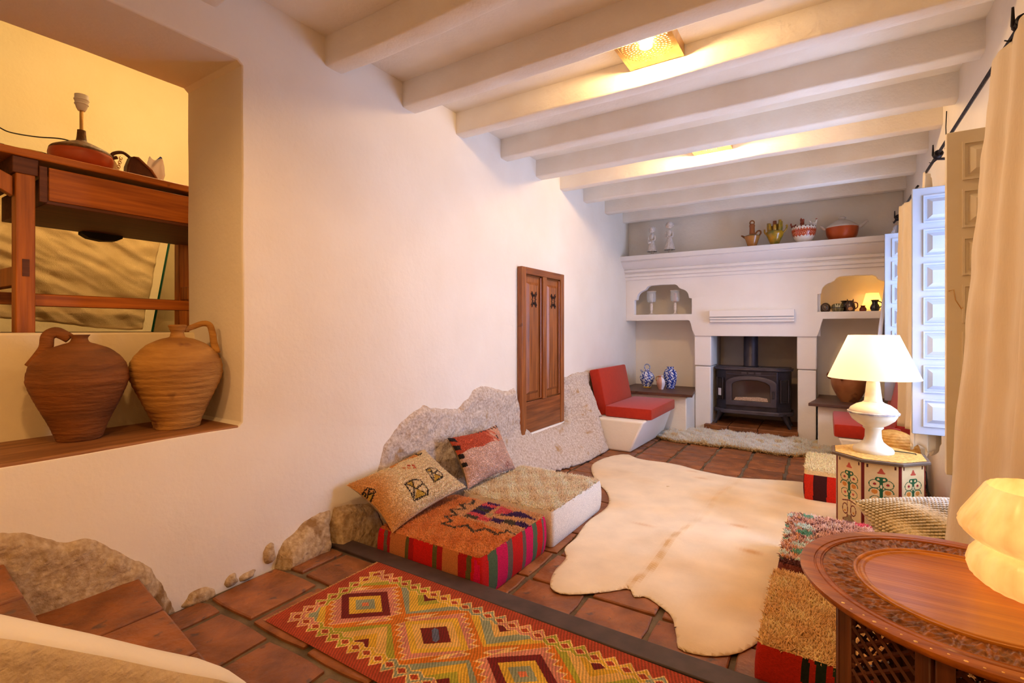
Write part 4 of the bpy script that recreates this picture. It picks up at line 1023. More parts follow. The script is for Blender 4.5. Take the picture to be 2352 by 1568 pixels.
for k in range(36):
    a = math.radians(-125+k*4.6)
    for dr_, da in ((.304, 0), (.3005, .012), (.3075, .022)):
        b = MB() if False else None
inl = MB()
for k in range(40):
    a = math.radians(-140+k*4.2); rad = .3015+.0025*math.sin(k*2.1)
    inl.lathe([(.0022 if k % 3 else .0036, 0), (.0, .0006)], (rad*math.cos(a), rad*math.sin(a), RH+.0002), 6)
o = inl.build('brass_inlay', M_brassinlay, rt, smooth=0); o['kind'] = 'stuff'
M_fret = mat('fretwork_wood', S(72, 36, 16), S(104, 54, 24), 20, rough=.6, spec=.2)
# folding octagonal stand
RS = .252; ZT = RH-.022
cor = [(RS*math.cos(PI/8+k*PI/4), RS*math.sin(PI/8+k*PI/4)) for k in range(8)]
for k in range(8):
    (xa, ya), (xb, yb) = cor[k], cor[(k+1) % 8]
    L_ = math.hypot(xb-xa, yb-ya); th = math.atan2(yb-ya, xb-xa); Mx = Matrix.Translation((xa, ya, 0)) @ Matrix.Rotation(th, 4, 'Z')
    pn = MB()
    z0_ = .0
    for (a0, a1) in ((.002, .030), (L_-.030, L_-.002)): pn.box(a0, a1, -.006, .009, z0_, ZT, M=Mx)
    pn.box(.030, L_-.030, -.004, .007, ZT-.028, ZT, M=Mx); pn.box(.030, L_-.030, -.004, .007, .235, .262, M=Mx)
    # cusped arch below
    pn.prism([(.030, .235), (L_-.030, .235), (L_-.030, .13), (L_-.045, .17), (L_-.065, .185), (L_-.075, .21), (L_/2, .228), (.075, .21), (.065, .185), (.045, .17), (.030, .13)], 'Y', -.004, .005, M=Mx)
    pn_o = pn.build('folding_panel', W_rndD, rt, bevel=.002, seg=1)
    lt = MB(); x0_, x1_, za, zb = .030, L_-.030, .262, ZT-.028; W2 = x1_-x0_; H2 = zb-za; stp = .0265
    for sgn in (-1, 1):
        for c0 in np.arange(-2, 14)*stp:
            pts = []
            # diagonal slat clipped to the panel
            for tt in np.linspace(0, 1, 60):
                xx = tt*W2; zz_ = c0*1.15+sgn*(xx-W2*(0 if sgn > 0 else 1))*.8*1.0-(.0 if sgn > 0 else .0)
                zz_ = c0*1.15-(.06) + (xx if sgn > 0 else W2-xx)*.8
                if 0 <= zz_ <= H2: pts.append((x0_+xx, za+zz_))
            if len(pts) > 3: lt.tube([(pts[0][0], .0015*sgn, pts[0][1]), (pts[-1][0], .0015*sgn, pts[-1][1])], .0042, 4, M=Mx)
    nn_ = 0
    for i in range(int(W2/stp)+1):
        for j in range(int(H2/stp*.5)+3):
            px_ = x0_+i*stp+ (stp/2 if j % 2 else 0); pz_ = za+j*stp*.92
            if px_ < x1_-.003 and pz_ < zb-.003: lt.ball((px_, 0, pz_), (.0075, .005, .0075), 1, M=Mx)
    o = lt.build('fretwork', M_fret, pn_o, smooth=0); o['kind'] = 'stuff'
# mushroom lamp of ribbed glass
GL = (.385, 1.455, RH)
gl = thing('glass_lamp', 'lit cream glass mushroom lamp on the round carved table', 'lamp', GL)
M_gl = mat('swirled_glass', S(255, 236, 190), S(222, 178, 108), 16, rough=.25, translucent=.35, spec=.5, emit=(1, .78, .46, 1), estr=.13, stretch=(1, 1, .08))
rib = lambda a, z: 1+.010*math.cos(a*26+z*14)
b = MB(); b.open = True; b.lathe([(.070, 0), (.10, .006), (.118, .022), (.124, .042), (.118, .066), (.104, .083), (.098, .088)], n=156, rmod=rib); b.build('glass_base', M_gl, gl, smooth=180)
b = MB(); b.open = True; b.lathe([(.098, .088), (.118, .100), (.134, .116), (.138, .130), (.132, .145), (.112, .180), (.094, .212), (.090, .216)], n=156, rmod=rib); b.build('glass_shade', M_gl, gl, smooth=180)
light('glass_lamp_bulb', (0, 0, .10), .75, (1, .62, .27), .03, parent=gl)

# ------------------------------------------------------------------ curtains and rods
def curtain(name, label, T, B, hgt_fn, folds, amp, m, n=150, nv=60, group=None, seed=0, hem=None):
    """cloth between a top polyline T and a bottom polyline B (3D points), folds along its width"""
    T = np.array(T, float); B = np.array(B, float)
    def samp(P, s):
        L = np.r_[0, np.cumsum(np.linalg.norm(np.diff(P, axis=0), axis=1))]; L /= L[-1]
        return np.stack([np.interp(s, L, P[:, i]) for i in range(3)], -1)
    s = np.linspace(0, 1, n); t_ = samp(T, s); b_ = samp(B, s); V = []
    for i in range(n):
        tg = t_[min(i+1, n-1)]-t_[max(i-1, 0)]; nn = np.array([tg[1], -tg[0], 0]); nn /= np.linalg.norm(nn)+1e-9
        for j in range(nv):
            h_ = j/(nv-1); p = t_[i]*(1-h_)+b_[i]*h_
            a = amp*(.45+.75*h_**.7); ph = s[i]*folds*2*PI+seed+.8*math.sin(h_*2.3+seed)
            o_ = a*(math.sin(ph)+.35*math.sin(ph*2.3+1+h_))+.006*nz((s[i]*3, h_*4, seed), 2)
            V.append(p+nn*o_+np.array([0, 0, -.0]) + (np.array([0, 0, hgt_fn(s[i], h_)]) if hgt_fn else 0))
    o = fast(name, np.array(V), grid_faces(n, nv), m, None, 180)
    so = o.modifiers.new('sol', 'SOLIDIFY'); so.thickness = .0025; so.offset = 0
    return tag(o, label, 'curtain', group)
curtain('curtain', 'wide cream curtain hanging at the right edge of the photo, nearest the camera', [(.525, 2.50, 2.105), (.53, 2.05, 2.11), (.53, 1.45, 2.10)], [(.405, 2.60, .15), (.47, 2.20, .16), (.56, 1.50, .05)], None, 4.5, .016, M_curtain, n=260, nv=90)
curtain('curtain', 'cream curtain gathered behind the pale blue lit shutter, its hem behind the painted table', [(.515, 3.96, 2.10), (.56, 4.10, 2.11), (.60, 4.36, 2.09)], [(.435, 3.97, .42), (.53, 3.97, .33), (.62, 4.16, .36)], lambda s, h_: -.035*math.sin(s*19)*h_**6, 3.5, .014, M_curtain, n=150, seed=2)
curtain('curtain', 'narrow cream curtain hanging in front of the far window', [(.50, 5.06, 2.12), (.54, 4.92, 2.12), (.565, 4.76, 2.11)], [(.47, 5.02, .36), (.52, 4.90, .36), (.56, 4.76, .36)], None, 2, .018, M_curtain, n=120, seed=4)
curtain('curtain', 'sheer white curtain beside the far window above the right bench', [(.50, 5.62, 1.98), (.54, 5.72, 2.08), (.58, 5.85, 2.10)], [(.36, 5.60, .72), (.42, 5.70, .70), (.56, 5.84, .70)], None, 4.5, .020, M_sheer, n=120, seed=6)
def rod(label, y0, y1, hooks):
    t = thing('curtain_rod', label, 'curtain rod', (.55, (y0+y1)/2, 2.14)); yc = (y0+y1)/2
    b = MB(); n = 60
    b.tube([(0, y0-yc, 0), (0, y1-yc, .004)], .009, 4); b.build('bar', M_iron, t, smooth=0)
    for yh in hooks:
        h = MB(); y = yh-yc
        h.tube([(.11, y+.03, -.02), (.03, y+.01, -.025), (-.01, y, -.022), (-.022, y-.005, .0), (-.022, y-.005, .06)], [.008, .008, .008, .007, .004], 6)
        for k in range(3):
            h.tube([(.017*math.cos(a), y-.03+k*.022+.004*math.sin(a), .017*math.sin(a)) for a in np.linspace(0, 2*PI, 12)[:-1]], .006, 5, closed=True)
        h.tube([(.01, y+.02, -.01), (-.02, y+.035, -.035), (-.035, y+.03, -.03)], [.006, .004, .002], 5)
        h.build('hook_bracket', M_iron, t, smooth=60)
rod('black wrought iron curtain rod along the nearer window at the top right', 1.35, 4.18, (2.30, 3.76))
rod('short black wrought iron curtain rod above the far window', 4.50, 5.95, (5.66,))

# ------------------------------------------------------------------ ceiling lights: pierced brass boxes between the beams
def ceiling_light(label, x, y0, y1, power):
    yc = (y0+y1)/2; t = thing('ceiling_light', label, 'ceiling light', (x, yc, CZ)); hx, hy = .148, (y1-y0)/2-.004; H_ = -.062
    b = MB(); 
    b.box(-hx, -hx+.003, -hy, hy, H_, 0); b.box(hx-.003, hx, -hy, hy, H_, 0); b.box(-hx, hx, -hy, -hy+.003, H_, 0); b.box(-hx, hx, hy-.003, hy, H_, 0)
    b.box(-hx, -hx+.018, -hy, hy, H_-.002, H_+.001); b.box(hx-.018, hx, -hy, hy, H_-.002, H_+.001)
    b.build('brass_box', M_brass, t, smooth=0)
    holes = [[(.034*math.cos(a), .034*math.sin(a)) for a in np.linspace(0, 2*PI, 20)[:-1]]]
    for ring, (r, n, s_) in enumerate(((.050, 16, .0052), (.066, 22, .0055), (.084, 28, .0055), (.10, 34, .0055), (.118, 40, .0055), (.134, 46, .005))):
        for k in range(n):
            a = 2*PI*k/n+ring*.1; cx_, cy_ = r*math.cos(a), r*math.sin(a)
            if abs(cx_) < hx-.026 and abs(cy_) < hy-.010: holes.append([(cx_+s_*math.cos(q), cy_+s_*math.sin(q)) for q in (0, PI/3, 2*PI/3, PI, 4*PI/3, 5*PI/3)])
    plate('pierced_plate', [(-hx+.018, -hy+.002), (hx-.018, -hy+.002), (hx-.018, hy-.002), (-hx+.018, hy-.002)], holes, 'Z', H_-.001, H_+.001, M_brass, t, smooth=0)
    b = MB(); b.ball((0, 0, H_+.022), .026, 3); b.build('bulb', mat('lit_bulb', S(255, 240, 210), emit=(1, .80, .5, 1), estr=40), t, smooth=180)
    light('ceiling_bulb', (0, 0, H_-.012), power, (1, .63, .28), .03, parent=t)
ceiling_light('pierced brass ceiling light with a bare bulb between the nearer beams', -.785, 2.325, 2.715, 25)
ceiling_light('pierced brass ceiling light mostly hidden behind a beam farther down the room', -.785, 3.985, 4.325, 42)

q = MB(); q.tube([(.652, 4.16, 2.52), (.648, 4.16, 2.42), (.65, 4.162, 2.34), (.645, 4.165, 2.28)], .003, 5)
tag(q.build('wall_wire', M_iron), 'thin dark wire hanging down the right wall above the curtain rod', 'wire')
# ------------------------------------------------------------------ clay jugs in the opening
def jug(label, c, prof, handle, m, rz=0, n=64, rib=None):
    t = thing('clay_jug', label, 'jug', c, rz)
    if rib:
        P = []
        zs = np.linspace(prof[0][1], prof[-1][1], 150); pr_ = np.array(prof)
        for z in zs:
            r = np.interp(z, pr_[:, 1], pr_[:, 0]); P.append((r+rib(z), z))
        P = [(0, 0)]+P
    else: P = [(0, 0)]+prof
    b = MB(); b.open = True; b.lathe(P+[(P[-1][0]-.010, P[-1][1]-.002), (P[-1][0]-.012, P[-1][1]-.03)], n=n); b.build('body', m, t, smooth=180)
    b = MB(); b.tube(handle[0], handle[1], 10, flat=.55); b.build('handle', m, t, smooth=180)
    return t
def sp(pr_, n=40):
    """smooth a lathe profile with a Catmull-Rom through its points"""
    P = np.array([pr_[0]]+list(pr_)+[pr_[-1]], float); out = []
    for i in range(1, len(P)-2):
        p0, p1, p2, p3 = P[i-1], P[i], P[i+1], P[i+2]
        for t in np.linspace(0, 1, 8, endpoint=False): out.append(tuple(.5*((2*p1)+(-p0+p2)*t+(2*p0-5*p1+4*p2-p3)*t*t+(-p0+3*p1-3*p2+p3)*t**3)))
    return out+[tuple(P[-1])]
def sm3(pts, n=5):
    P = np.array([pts[0]]+list(pts)+[pts[-1]], float); out = []
    for i in range(1, len(P)-2):
        p0, p1, p2, p3 = P[i-1], P[i], P[i+1], P[i+2]
        for t in np.linspace(0, 1, n, endpoint=False): out.append(tuple(.5*((2*p1)+(-p0+p2)*t+(2*p0-5*p1+4*p2-p3)*t*t+(-p0+3*p1-3*p2+p3)*t**3)))
    return out+[tuple(P[-1])]
pA = sp([(.080, .0), (.088, .015), (.108, .07), (.150, .16), (.180, .235), (.185, .275), (.168, .335), (.120, .385), (.065, .41), (.040, .418), (.030, .432), (.034, .445), (.040, .452)])
pA = [(r*.83, z*.90) for r, z in pA]
hA = sm3([(0, -.035, .435), (0, -.060, .452), (0, -.085, .462), (0, -.112, .445), (0, -.118, .40), (0, -.135, .365), (0, -.168, .315)])
hA = [(x, y*.83, z*.90) for x, y, z in hA]
jug('tall brown clay jug with strap handle on the left, standing on the wooden sill', (-2.455, .715, .694), pA, (hA, list(np.linspace(.019, .023, len(hA)))), M_clay, math.radians(-28), rib=lambda z: .0006*math.sin(z*200)*(1 if .2 < z < .36 else .3)+.0003*math.sin(z*410))
pB = sp([(.086, .0), (.090, .012), (.100, .05), (.135, .135), (.168, .215), (.176, .265), (.165, .315), (.120, .375), (.065, .405), (.032, .415), (.026, .435), (.030, .450), (.036, .466), (.030, .472)])
hB = sm3([(0, .028, .448), (0, .06, .462), (0, .10, .478), (0, .128, .470), (0, .140, .43), (0, .146, .385), (0, .158, .335)])
pB = [(r*.97, z*.95) for r, z in pB]; hB = [(x, y*.97, z*.95) for x, y, z in hB]
jug('ridged ochre clay jug with thin looped handle on the right, standing on the wooden sill', (-2.40, 1.035, .694), pB, (hB, list(np.linspace(.011, .016, len(hB)))), M_clay2, math.radians(-12), rib=lambda z: (.0022*abs(math.sin(z*125)) if .05 < z < .33 else .0008*math.sin(z*300)))

# ------------------------------------------------------------------ work table on the landing and what stands on it
wt = thing('work_table', 'rustic wooden work table with deep drawer standing behind the wall opening', 'table', (-3.12, 1.05, 1.105)); H_ = .755
b = MB(); b.box(-.38, .36, -.78, .62, H_-.032, H_); b.build('tabletop', W_tabY, wt, bevel=.006)
b = MB(); b.box(-.30, .345, -.355, .50, .545, .665); dw = b.build('drawer', W_tabD, wt, bevel=.003)
b = MB(); b.box(.335, .352, -.345, .50, .56, .70); b.build('drawer_front', W_tabY, wt, bevel=.003)
b = MB(); b.box(.338, .353, -.375, -.350, .55, .70); b.build('drawer_side', W_tabD, wt, bevel=.002)
b = MB(); b.prism([(-.06, .53), (-.03, .512), (.03, .505), (.09, .512), (.12, .53), (.12, .546), (-.06, .546)], 'X', -.30, -.24); b.build('runner', M_dark, wt)
b = MB(); b.prism([(-.13, .505), (.14, .505), (.11, .53), (-.1, .53)], 'X', -.32, -.26)
for (x, y) in ((.315, -.415), (-.30, -.415), (.30, .45), (-.30, .45)):
    b = MB(); b.box(x-.03, x+.03, y-.03, y+.03, 0, H_-.10 if y < 0 else H_-.03); lg = b.build('leg', W_tabZ, wt, bevel=.004)
    if x > 0 and y < 0:
        q = MB(); q.box(x+.028, x+.0325, y-.011, y+.011, .235, .305); q.build('tenon', W_tabD, lg)
b = MB(); b.box(-.36, .345, -.455, -.375, H_-.10, H_-.03); b.build('cross_rail', W_tabD, wt, bevel=.004)
b = MB(); b.prism([(.30, .56), (.30, .64), (-.05+.25, .73), (-.12+.25, .73)], 'Y', -.44, -.40, M=Matrix.Translation((0, -.0, 0))); b.build('brace', W_tabZ, wt, bevel=.003)
b = MB(); b.prism([(-.45, .56), (-.45, .64), (-.62, .725), (-.72, .725)], 'X', .29, .33); b.build('brace', W_tabZ, wt, bevel=.003)
b = MB(); b.box(-.28, .29, -.435, -.395, .20, .28); b.build('stretcher', W_tabZ, wt, bevel=.003)
b = MB(); b.box(-.28, .29, .43, .47, .20, .28); b.build('stretcher', W_tabZ, wt, bevel=.003)
b = MB(); b.box(.26, .31, -.39, .43, .115, .165); b.build('stretcher', W_tabY, wt, bevel=.003)
b = MB(); b.box(-.32, -.28, -.39, .43, .14, .20); b.build('stretcher', W_tabY, wt, bevel=.003)
TZ = 1.105+H_
lb = thing('unlit_lamp', 'squat terracotta lamp base without a shade on the work table', 'lamp', (-2.98, .875, TZ))
M_terr = mat('polished_terracotta', S(168, 66, 28), S(192, 86, 40), 8, rough=.35, spec=.5)
M_brown = mat('dark_tooled_leather', S(84, 54, 34), S(124, 84, 52), 60, rough=.5, bump=.8, bscale=90)
b = MB(); b.lathe([(0, 0), (.07, 0)]+sp([(.085, .008), (.112, .04), (.120, .075), (.116, .095)]), n=48); b.build('body', M_terr, lb, smooth=60)
b = MB(); b.lathe(sp([(.117, .094), (.110, .108), (.08, .125), (.045, .142), (.024, .152), (.019, .165), (.016, .20)])+[(.016, .205), (0, .205)], n=48); b.build('collar', M_brown, lb, smooth=60)
b = MB(); b.lathe([(.0075, .20), (.0075, .30), (.006, .305), (0, .305)], n=14); b.build('stem', M_brass, lb)
b = MB(); b.lathe([(0, .298), (.014, .298), (.020, .31), (.024, .325), (.027, .327), (.027, .331), (.024, .333), (.027, .345), (.029, .347), (.029, .351), (.026, .353), (.026, .372), (.020, .374), (.019, .360), (0, .36)], n=24); b.build('socket', mat('white_bakelite', S(226, 222, 224), rough=.4), lb, smooth=30)
q = MB(); q.tube(sm3([(-2.95, .985, TZ+.004), (-3.0, 1.0, TZ+.07), (-3.08, .94, TZ+.15), (-3.14, .86, TZ+.19), (-3.16, .76, TZ+.175), (-3.12, .66, TZ+.155), (-3.10, .60, TZ+.165), (-3.06, .5, TZ+.14), (-3.0, .38, TZ+.05), (-2.95, .30, TZ+.003)], 8), .003, 6)
tag(q.build('lamp_cable', M_dark), 'thin dark lamp cable looping behind the terracotta lamp base', 'cable')
q = MB(); q.tube(sm3([(-2.92, .79, TZ+.03), (-2.93, .72, TZ+.045), (-2.93, .66, TZ+.036), (-2.90, .61, TZ+.028), (-2.90, .585, TZ+.034), (-2.92, .60, TZ+.040)], 6), .0028, 6)
q.tube(sm3([(-2.90, .61, TZ+.028), (-2.89, .57, TZ+.004)], 4), .0028, 6)
tag(q.build('lamp_cable', M_dark), 'short piece of dark cable beside the yellow dish on the work table', 'cable')
dd = MB(); dd.lathe([(0, 0), (.035, 0), (.055, .010), (.064, .022), (.060, .022), (.03, .008), (0, .006)], n=36)
tag(dd.build('dish', mat('yellow_glaze', S(196, 146, 36), S(214, 168, 56), 20, rough=.25), loc=(-2.90, .675, TZ)), 'shallow yellow dish on the work table left of the lamp base', 'dish')
bgo = thing('leather_bag', 'small dark brown leather handbag leaning on the work table', 'bag', (-2.95, 1.09, TZ))
M_bag = mat('brown_leather', S(60, 30, 18), S(92, 50, 30), 12, rough=.4, bump=.3, bscale=80)
b = MB(); b.prism([(-.055, 0), (.075, 0), (.080, .035), (.055, .075), (.0, .125), (-.025, .13), (-.045, .08)], 'X', -.028, .028, M=Matrix.Rotation(.08, 4, 'X')); b.build('bag_body', M_bag, bgo, bevel=.008, seg=3)
b = MB(); b.prism([(-.02, .128), (.004, .130), (.060, .075), (.084, .03), (.078, .02), (.05, .07), (.0, .118)], 'X', .020, .034, M=Matrix.Rotation(.08, 4, 'X')); b.build('flap', mat('tan_leather_edge', S(116, 66, 38), S(132, 78, 46), 12, rough=.5), bgo, bevel=.003)
b = MB(); b.tube(sm3([(0, -.022, .115), (0, -.06, .14), (0, -.10, .125), (0, -.11, .10), (0, -.085, .11)], 5), .008, 8, flat=.4); b.build('strap', M_bag, bgo, smooth=60)
b = MB()
for k in range(9):
    z = .105-.011*k; y = -.078-.002*k
    b.tube([(.02+.005*math.cos(a)*(1 if k % 2 else .2), y+.006*math.cos(a)*(.2 if k % 2 else 1), z+.008*math.sin(a)) for a in np.linspace(0, 2*PI, 9)[:-1]], .0016, 4, closed=True)
b.build('chain', M_brass, bgo, smooth=60)
b = MB(); b.prism([(-.125, .012), (-.088, .0), (-.085, .075), (-.10, .10), (-.118, .10)], 'X', -.01, .0); b.build('pale_tag', mat('ivory_card', S(228, 208, 170), rough=.6), bgo, bevel=.002)
pb = thing('plastic_bag', 'crumpled clear plastic bag with a blue seal behind the leather handbag', 'bag', (-3.12, 1.22, TZ))
n = 20; V = []
for i in range(n):
    for j in range(16):
        a = i/n*2*PI; z = j/15*.20; r = .05*(1-.35*(j/15)**2)*(1+.25*nz((math.cos(a)*1.5, math.sin(a)*1.5, z*14), 1))
        V.append((r*math.cos(a)*.45, r*math.sin(a)+z*.12, z+.01*math.sin(a*3)))
M_pl = mat('clear_plastic', S(226, 214, 214), rough=.2, translucent=.5, spec=.6)
fast('bag_film', V, grid_faces(n, 16, True), M_pl, pb, 0)
b = MB(); b.tube([(.01, .0, .155), (.012, .012, .18), (.012, .04, .215)], .006, 6, flat=.4); b.build('blue_seal', mat('blue_plastic', S(52, 62, 150), rough=.4), pb)
q = MB(); q.ball((0, 0, .022), (.03, .035, .022), 2); q.ball((.0, .012, .055), (.012, .014, .016), 2)
tag(q.build('squash', mat('yellow_squash', S(198, 150, 50), S(178, 120, 40), 12, rough=.5), loc=(-2.86, 1.44, TZ), smooth=180), 'small yellow ornament half hidden by the opening edge on the work table', 'ornament')
# canvas cloth draped over boards behind the table, and a green glass pane
n, mz = 90, 70; U, W_ = np.meshgrid(np.linspace(0, 1, n), np.linspace(0, 1, mz), indexing='ij')
Vx = -3.62-.28*W_+.0*U; Vy = .42+U*(.94+.26*W_); Vz = 1.15+W_*.82
wr = np.array([.020*nz((a*2.2+c*1.2, c*3.4-a*1.0, 2), 1.3, 3)+.014*nz((a*5+c*7, c*3, 5), 1.8, 3) for a, c in zip(U.ravel(), W_.ravel())]).reshape(U.shape)
V = np.stack([Vx+wr, Vy, Vz+.03*np.sin(U*5)*(1-W_)], -1).reshape(-1, 3)
o = fast('canvas_cloth', V, grid_faces(n, mz), mat('canvas', S(214, 186, 134), S(226, 200, 150), 9, rough=.95, bump=.5, bscale=260), None, 180)
so = o.modifiers.new('sol', 'SOLIDIFY'); so.thickness = .006; so.offset = -1
tag(o, 'crumpled beige canvas cloth leaning behind the legs of the work table', 'cloth')
b = MB(); b.box(-3.60, -3.59, 1.78, 1.795, .0, .01)
b = MB(); Vs = [(-3.50, 1.37, 1.108), (-3.76, 1.62, 2.0), (-3.93, 2.35, 2.0), (-3.60, 2.35, 1.108)]
vs = [b.bm.verts.new(v) for v in Vs]+[b.bm.verts.new((v[0]-.008, v[1]+.004, v[2]+.002)) for v in Vs]
for f in ((0, 1, 2, 3), (7, 6, 5, 4), (0, 4, 5, 1), (1, 5, 6, 2), (2, 6, 7, 3), (3, 7, 4, 0)): b.bm.faces.new([vs[i] for i in f])
gp = b.build('glass_sheet', mat('dusty_glass', S(176, 158, 112), S(190, 172, 124), 6, rough=.3, spec=.6), smooth=0)
tag(gp, 'dusty sheet of glass with green edge leaning behind the work table', 'glass sheet')
b = MB(); b.tube([Vector(Vs[0]), Vector(Vs[1])], .007, 4); b.build('green_edge', mat('green_glass_edge', S(20, 84, 62), rough=.2), gp, smooth=0)

# ------------------------------------------------------------------ ornaments on the mantel
MZ = 2.045
M_white = mat('white_glazed_figure', S(236, 226, 216), S(206, 190, 176), 40, rough=.35, spec=.5, contrast=.8)
def figurine(label, x, H_, lean, basket):
    t = thing('figurine', label, 'figurine', (x, 6.14, MZ)); k = H_/.40
    pl = lambda a, z: 1+(.06*math.cos(a*11) if z < .19*k else .02*math.cos(a*7))
    b = MB(); b.lathe([(0, 0), (.040*k, 0), (.042*k, .012*k), (.03*k, .016*k), (.012*k, .018*k)], n=32); b.build('plinth', M_white, t, smooth=50)
    b = MB(); b.tube([(-.012, 0, .015), (-.012, 0, .06*k)], .008*k, 8); b.tube([(.012, 0, .015), (.012, 0, .06*k)], .008*k, 8)
    b.ball((-.012, -.008, .02), (.009, .016, .007), 2); b.ball((.012, -.008, .02), (.009, .016, .007), 2); b.build('legs', M_white, t, smooth=180)
    b = MB(); b.lathe([(.045*k, .060*k), (.062*k, .052*k), (.064*k, .060*k), (.050*k, .10*k), (.038*k, .145*k), (.024*k, .195*k), (.020*k, .205*k), (.028*k, .235*k), (.032*k, .262*k), (.024*k, .285*k), (.010*k, .295*k), (.009*k, .305*k)], n=66, rmod=pl); b.build('dress', M_white, t, smooth=180)
    b = MB()
    for s in (-1, 1):
        b.tube(sm3([(s*.028*k, 0, .272*k), (s*.042*k, -.012*k, .235*k), (s*.040*k, -.03*k, .20*k), (s*(.012 if basket else .02)*k, -.045*k, (.205 if not basket else .19)*k)], 4), [.012*k]*5+[.010*k]*4+[.007*k]*4, 8)
    b.build('arms', M_white, t, smooth=180)
    if basket:
        b = MB(); b.lathe([(0, 0), (.016*k, 0), (.022*k, .022*k), (.018*k, .022*k), (0, .012*k)], (-.02*k, -.05*k, .155*k), 14); b.tube([(-.02*k+.02*k*math.cos(a), -.05*k, .177*k+.028*k*math.sin(a)) for a in np.linspace(0, PI, 9)], .003, 5); b.build('basket', M_white, t, smooth=60)
    else:
        b = MB()
        for a in np.linspace(0, 2*PI, 9)[:-1]: b.ball((.010*k*math.cos(a), -.05*k, .205*k+.010*k*math.sin(a)), .006*k, 1)
        b.build('posy', M_white, t, smooth=180)
    b = MB(); b.ball((0, -.004*k+lean, .330*k), (.024*k, .026*k, .030*k), 3); b.ball((0, -.030*k+lean, .326*k), (.004*k, .006*k, .005*k), 1); b.tube([(0, 0, .295*k), (0, lean*.6, .315*k)], .009*k, 8)
    for s in (-1, 1): b.ball((s*.009*k, -.026*k+lean, .336*k), .003*k, 1)
    hd = b.build('head', M_white, t, smooth=180)
    b = MB(); b.lathe([(.0, .052*k), (.018*k, .048*k), (.030*k, .034*k), (.036*k, .012*k), (.047*k, .004*k), (.049*k, .0), (.036*k, .006*k), (.026*k, -.010*k), (.028*k, -.03*k)], (0, 0, 0), 36, rmod=lambda a, z: 1+.07*math.cos(a*9))
    bn = b.build('bonnet', M_white, hd, smooth=180); bn.location = (0, lean+.006, .345*k); bn.rotation_euler = (math.radians(62), 0, 0)
figurine('white figurine of a girl in a bonnet, left one on the mantel', -1.835, .375, -.004, True)
figurine('taller white figurine of a girl in a bonnet, right one on the mantel', -1.62, .415, .004, False)
def paintlathe(name, prof, n, fn, parent, m=None, loc=None, rmod=None, smooth=180):
    P = np.array(sp(prof) if len(prof) > 3 else prof); zz_ = []; 
    L = np.r_[0, np.cumsum(np.hypot(*np.diff(P, axis=0).T))]; s = np.linspace(0, L[-1], 60); r = np.interp(s, L, P[:, 0]); z = np.interp(s, L, P[:, 1])
    a = np.linspace(0, 2*PI, n, endpoint=False); A_, Z_ = np.meshgrid(a, z, indexing='ij'); R3 = np.tile(r, (n, 1))
    if rmod is not None: R3 = R3*rmod(A_, Z_)
    V = np.stack([R3*np.cos(A_), R3*np.sin(A_), Z_], -1).reshape(-1, 3); F = grid_faces(n, 60, True); fa = A_.reshape(-1)[F]; 
    am = np.arctan2(np.sin(fa).mean(1), np.cos(fa).mean(1)); zm = Z_.reshape(-1)[F].mean(1)
    return fast(name, V, F, m or M_glaze, parent, smooth, fn(am, zm), loc)
flat = lambda *c: (lambda a, z: np.tile(np.array(c, float), (len(a), 1)))
# brown ewer
t = thing('pottery_jug', 'small brown pottery jug with tall neck and ring top on the mantel', 'jug', (-.70, 6.12, MZ))
paintlathe('body', [(.001, 0), (.042, 0), (.045, .01), (.060, .06), (.078, .112), (.082, .122), (.072, .130), (.040, .142), (.030, .155), (.028, .22), (.030, .245), (.020, .262), (.001, .265)], 64, lambda a, z: np.where((z > .14)[:, None], (150., 82., 34.), np.where((z > .118)[:, None], (128., 92., 40.), (176., 118., 54.))), t)
q = MB(); q.tube([(.022*math.cos(a), 0, .275+.024*math.sin(a)) for a in np.linspace(0, 2*PI, 16)[:-1]], .007, 8, closed=True); q.build('ring', M_clay, t, smooth=180)
q = MB(); q.tube(sm3([(.035, 0, .148), (.055, 0, .175), (.078, 0, .178), (.088, 0, .155), (.072, 0, .125)], 5), .009, 8); q.build('handle', M_clay, t, smooth=180)
q = MB(); q.tube([(-.07, 0, .115), (-.10, 0, .135), (-.112, 0, .14)], [.014, .009, .007], 8); q.build('spout', M_clay, t, smooth=180)
# finger vase
t = thing('finger_vase', 'yellow and green glazed vase with finger-like spouts on the mantel', 'vase', (-.475, 6.12, MZ))
M_yg = mat('yellow_green_glaze', S(204, 144, 20), S(96, 102, 34), 14, rough=.2, spec=.6, contrast=1.0)
q = MB(); q.lathe([(0, 0)]+sp([(.038, 0), (.040, .01), (.052, .04), (.080, .105), (.086, .135), (.078, .155), (.05, .165)])+[(0, .165)], n=48); q.build('body', M_yg, t, smooth=180)
for k in range(7):
    a = 2*PI*k/7+.3; h_ = [.262, .245, .225, .25, .235, .22, .27][k]; q = MB()
    q.tube(sm3([(.045*math.cos(a), .045*math.sin(a), .14), (.060*math.cos(a), .060*math.sin(a), .18), (.058*math.cos(a)*1.1, .058*math.sin(a)*1.1, h_)], 4), [.020, .020, .020, .019, .018, .017, .016, .015, .015], 10); q.build('spout', M_yg, t, smooth=180)
q = MB(); q.tube([(0, 0, .15), (0, 0, .27)], [.026, .018], 10); q.build('spout', mat('brown_glaze', S(112, 52, 26), S(150, 84, 40), 20, rough=.3), t, smooth=180)
q = MB(); q.tube(sm3([(.075, 0, .13), (.105, 0, .16), (.118, 0, .20), (.112, 0, .215)], 4), .010, 8); q.tube(sm3([(-.075, 0, .12), (-.098, 0, .15), (-.10, 0, .185)], 4), .009, 8); q.build('side_arms', M_yg, t, smooth=180)
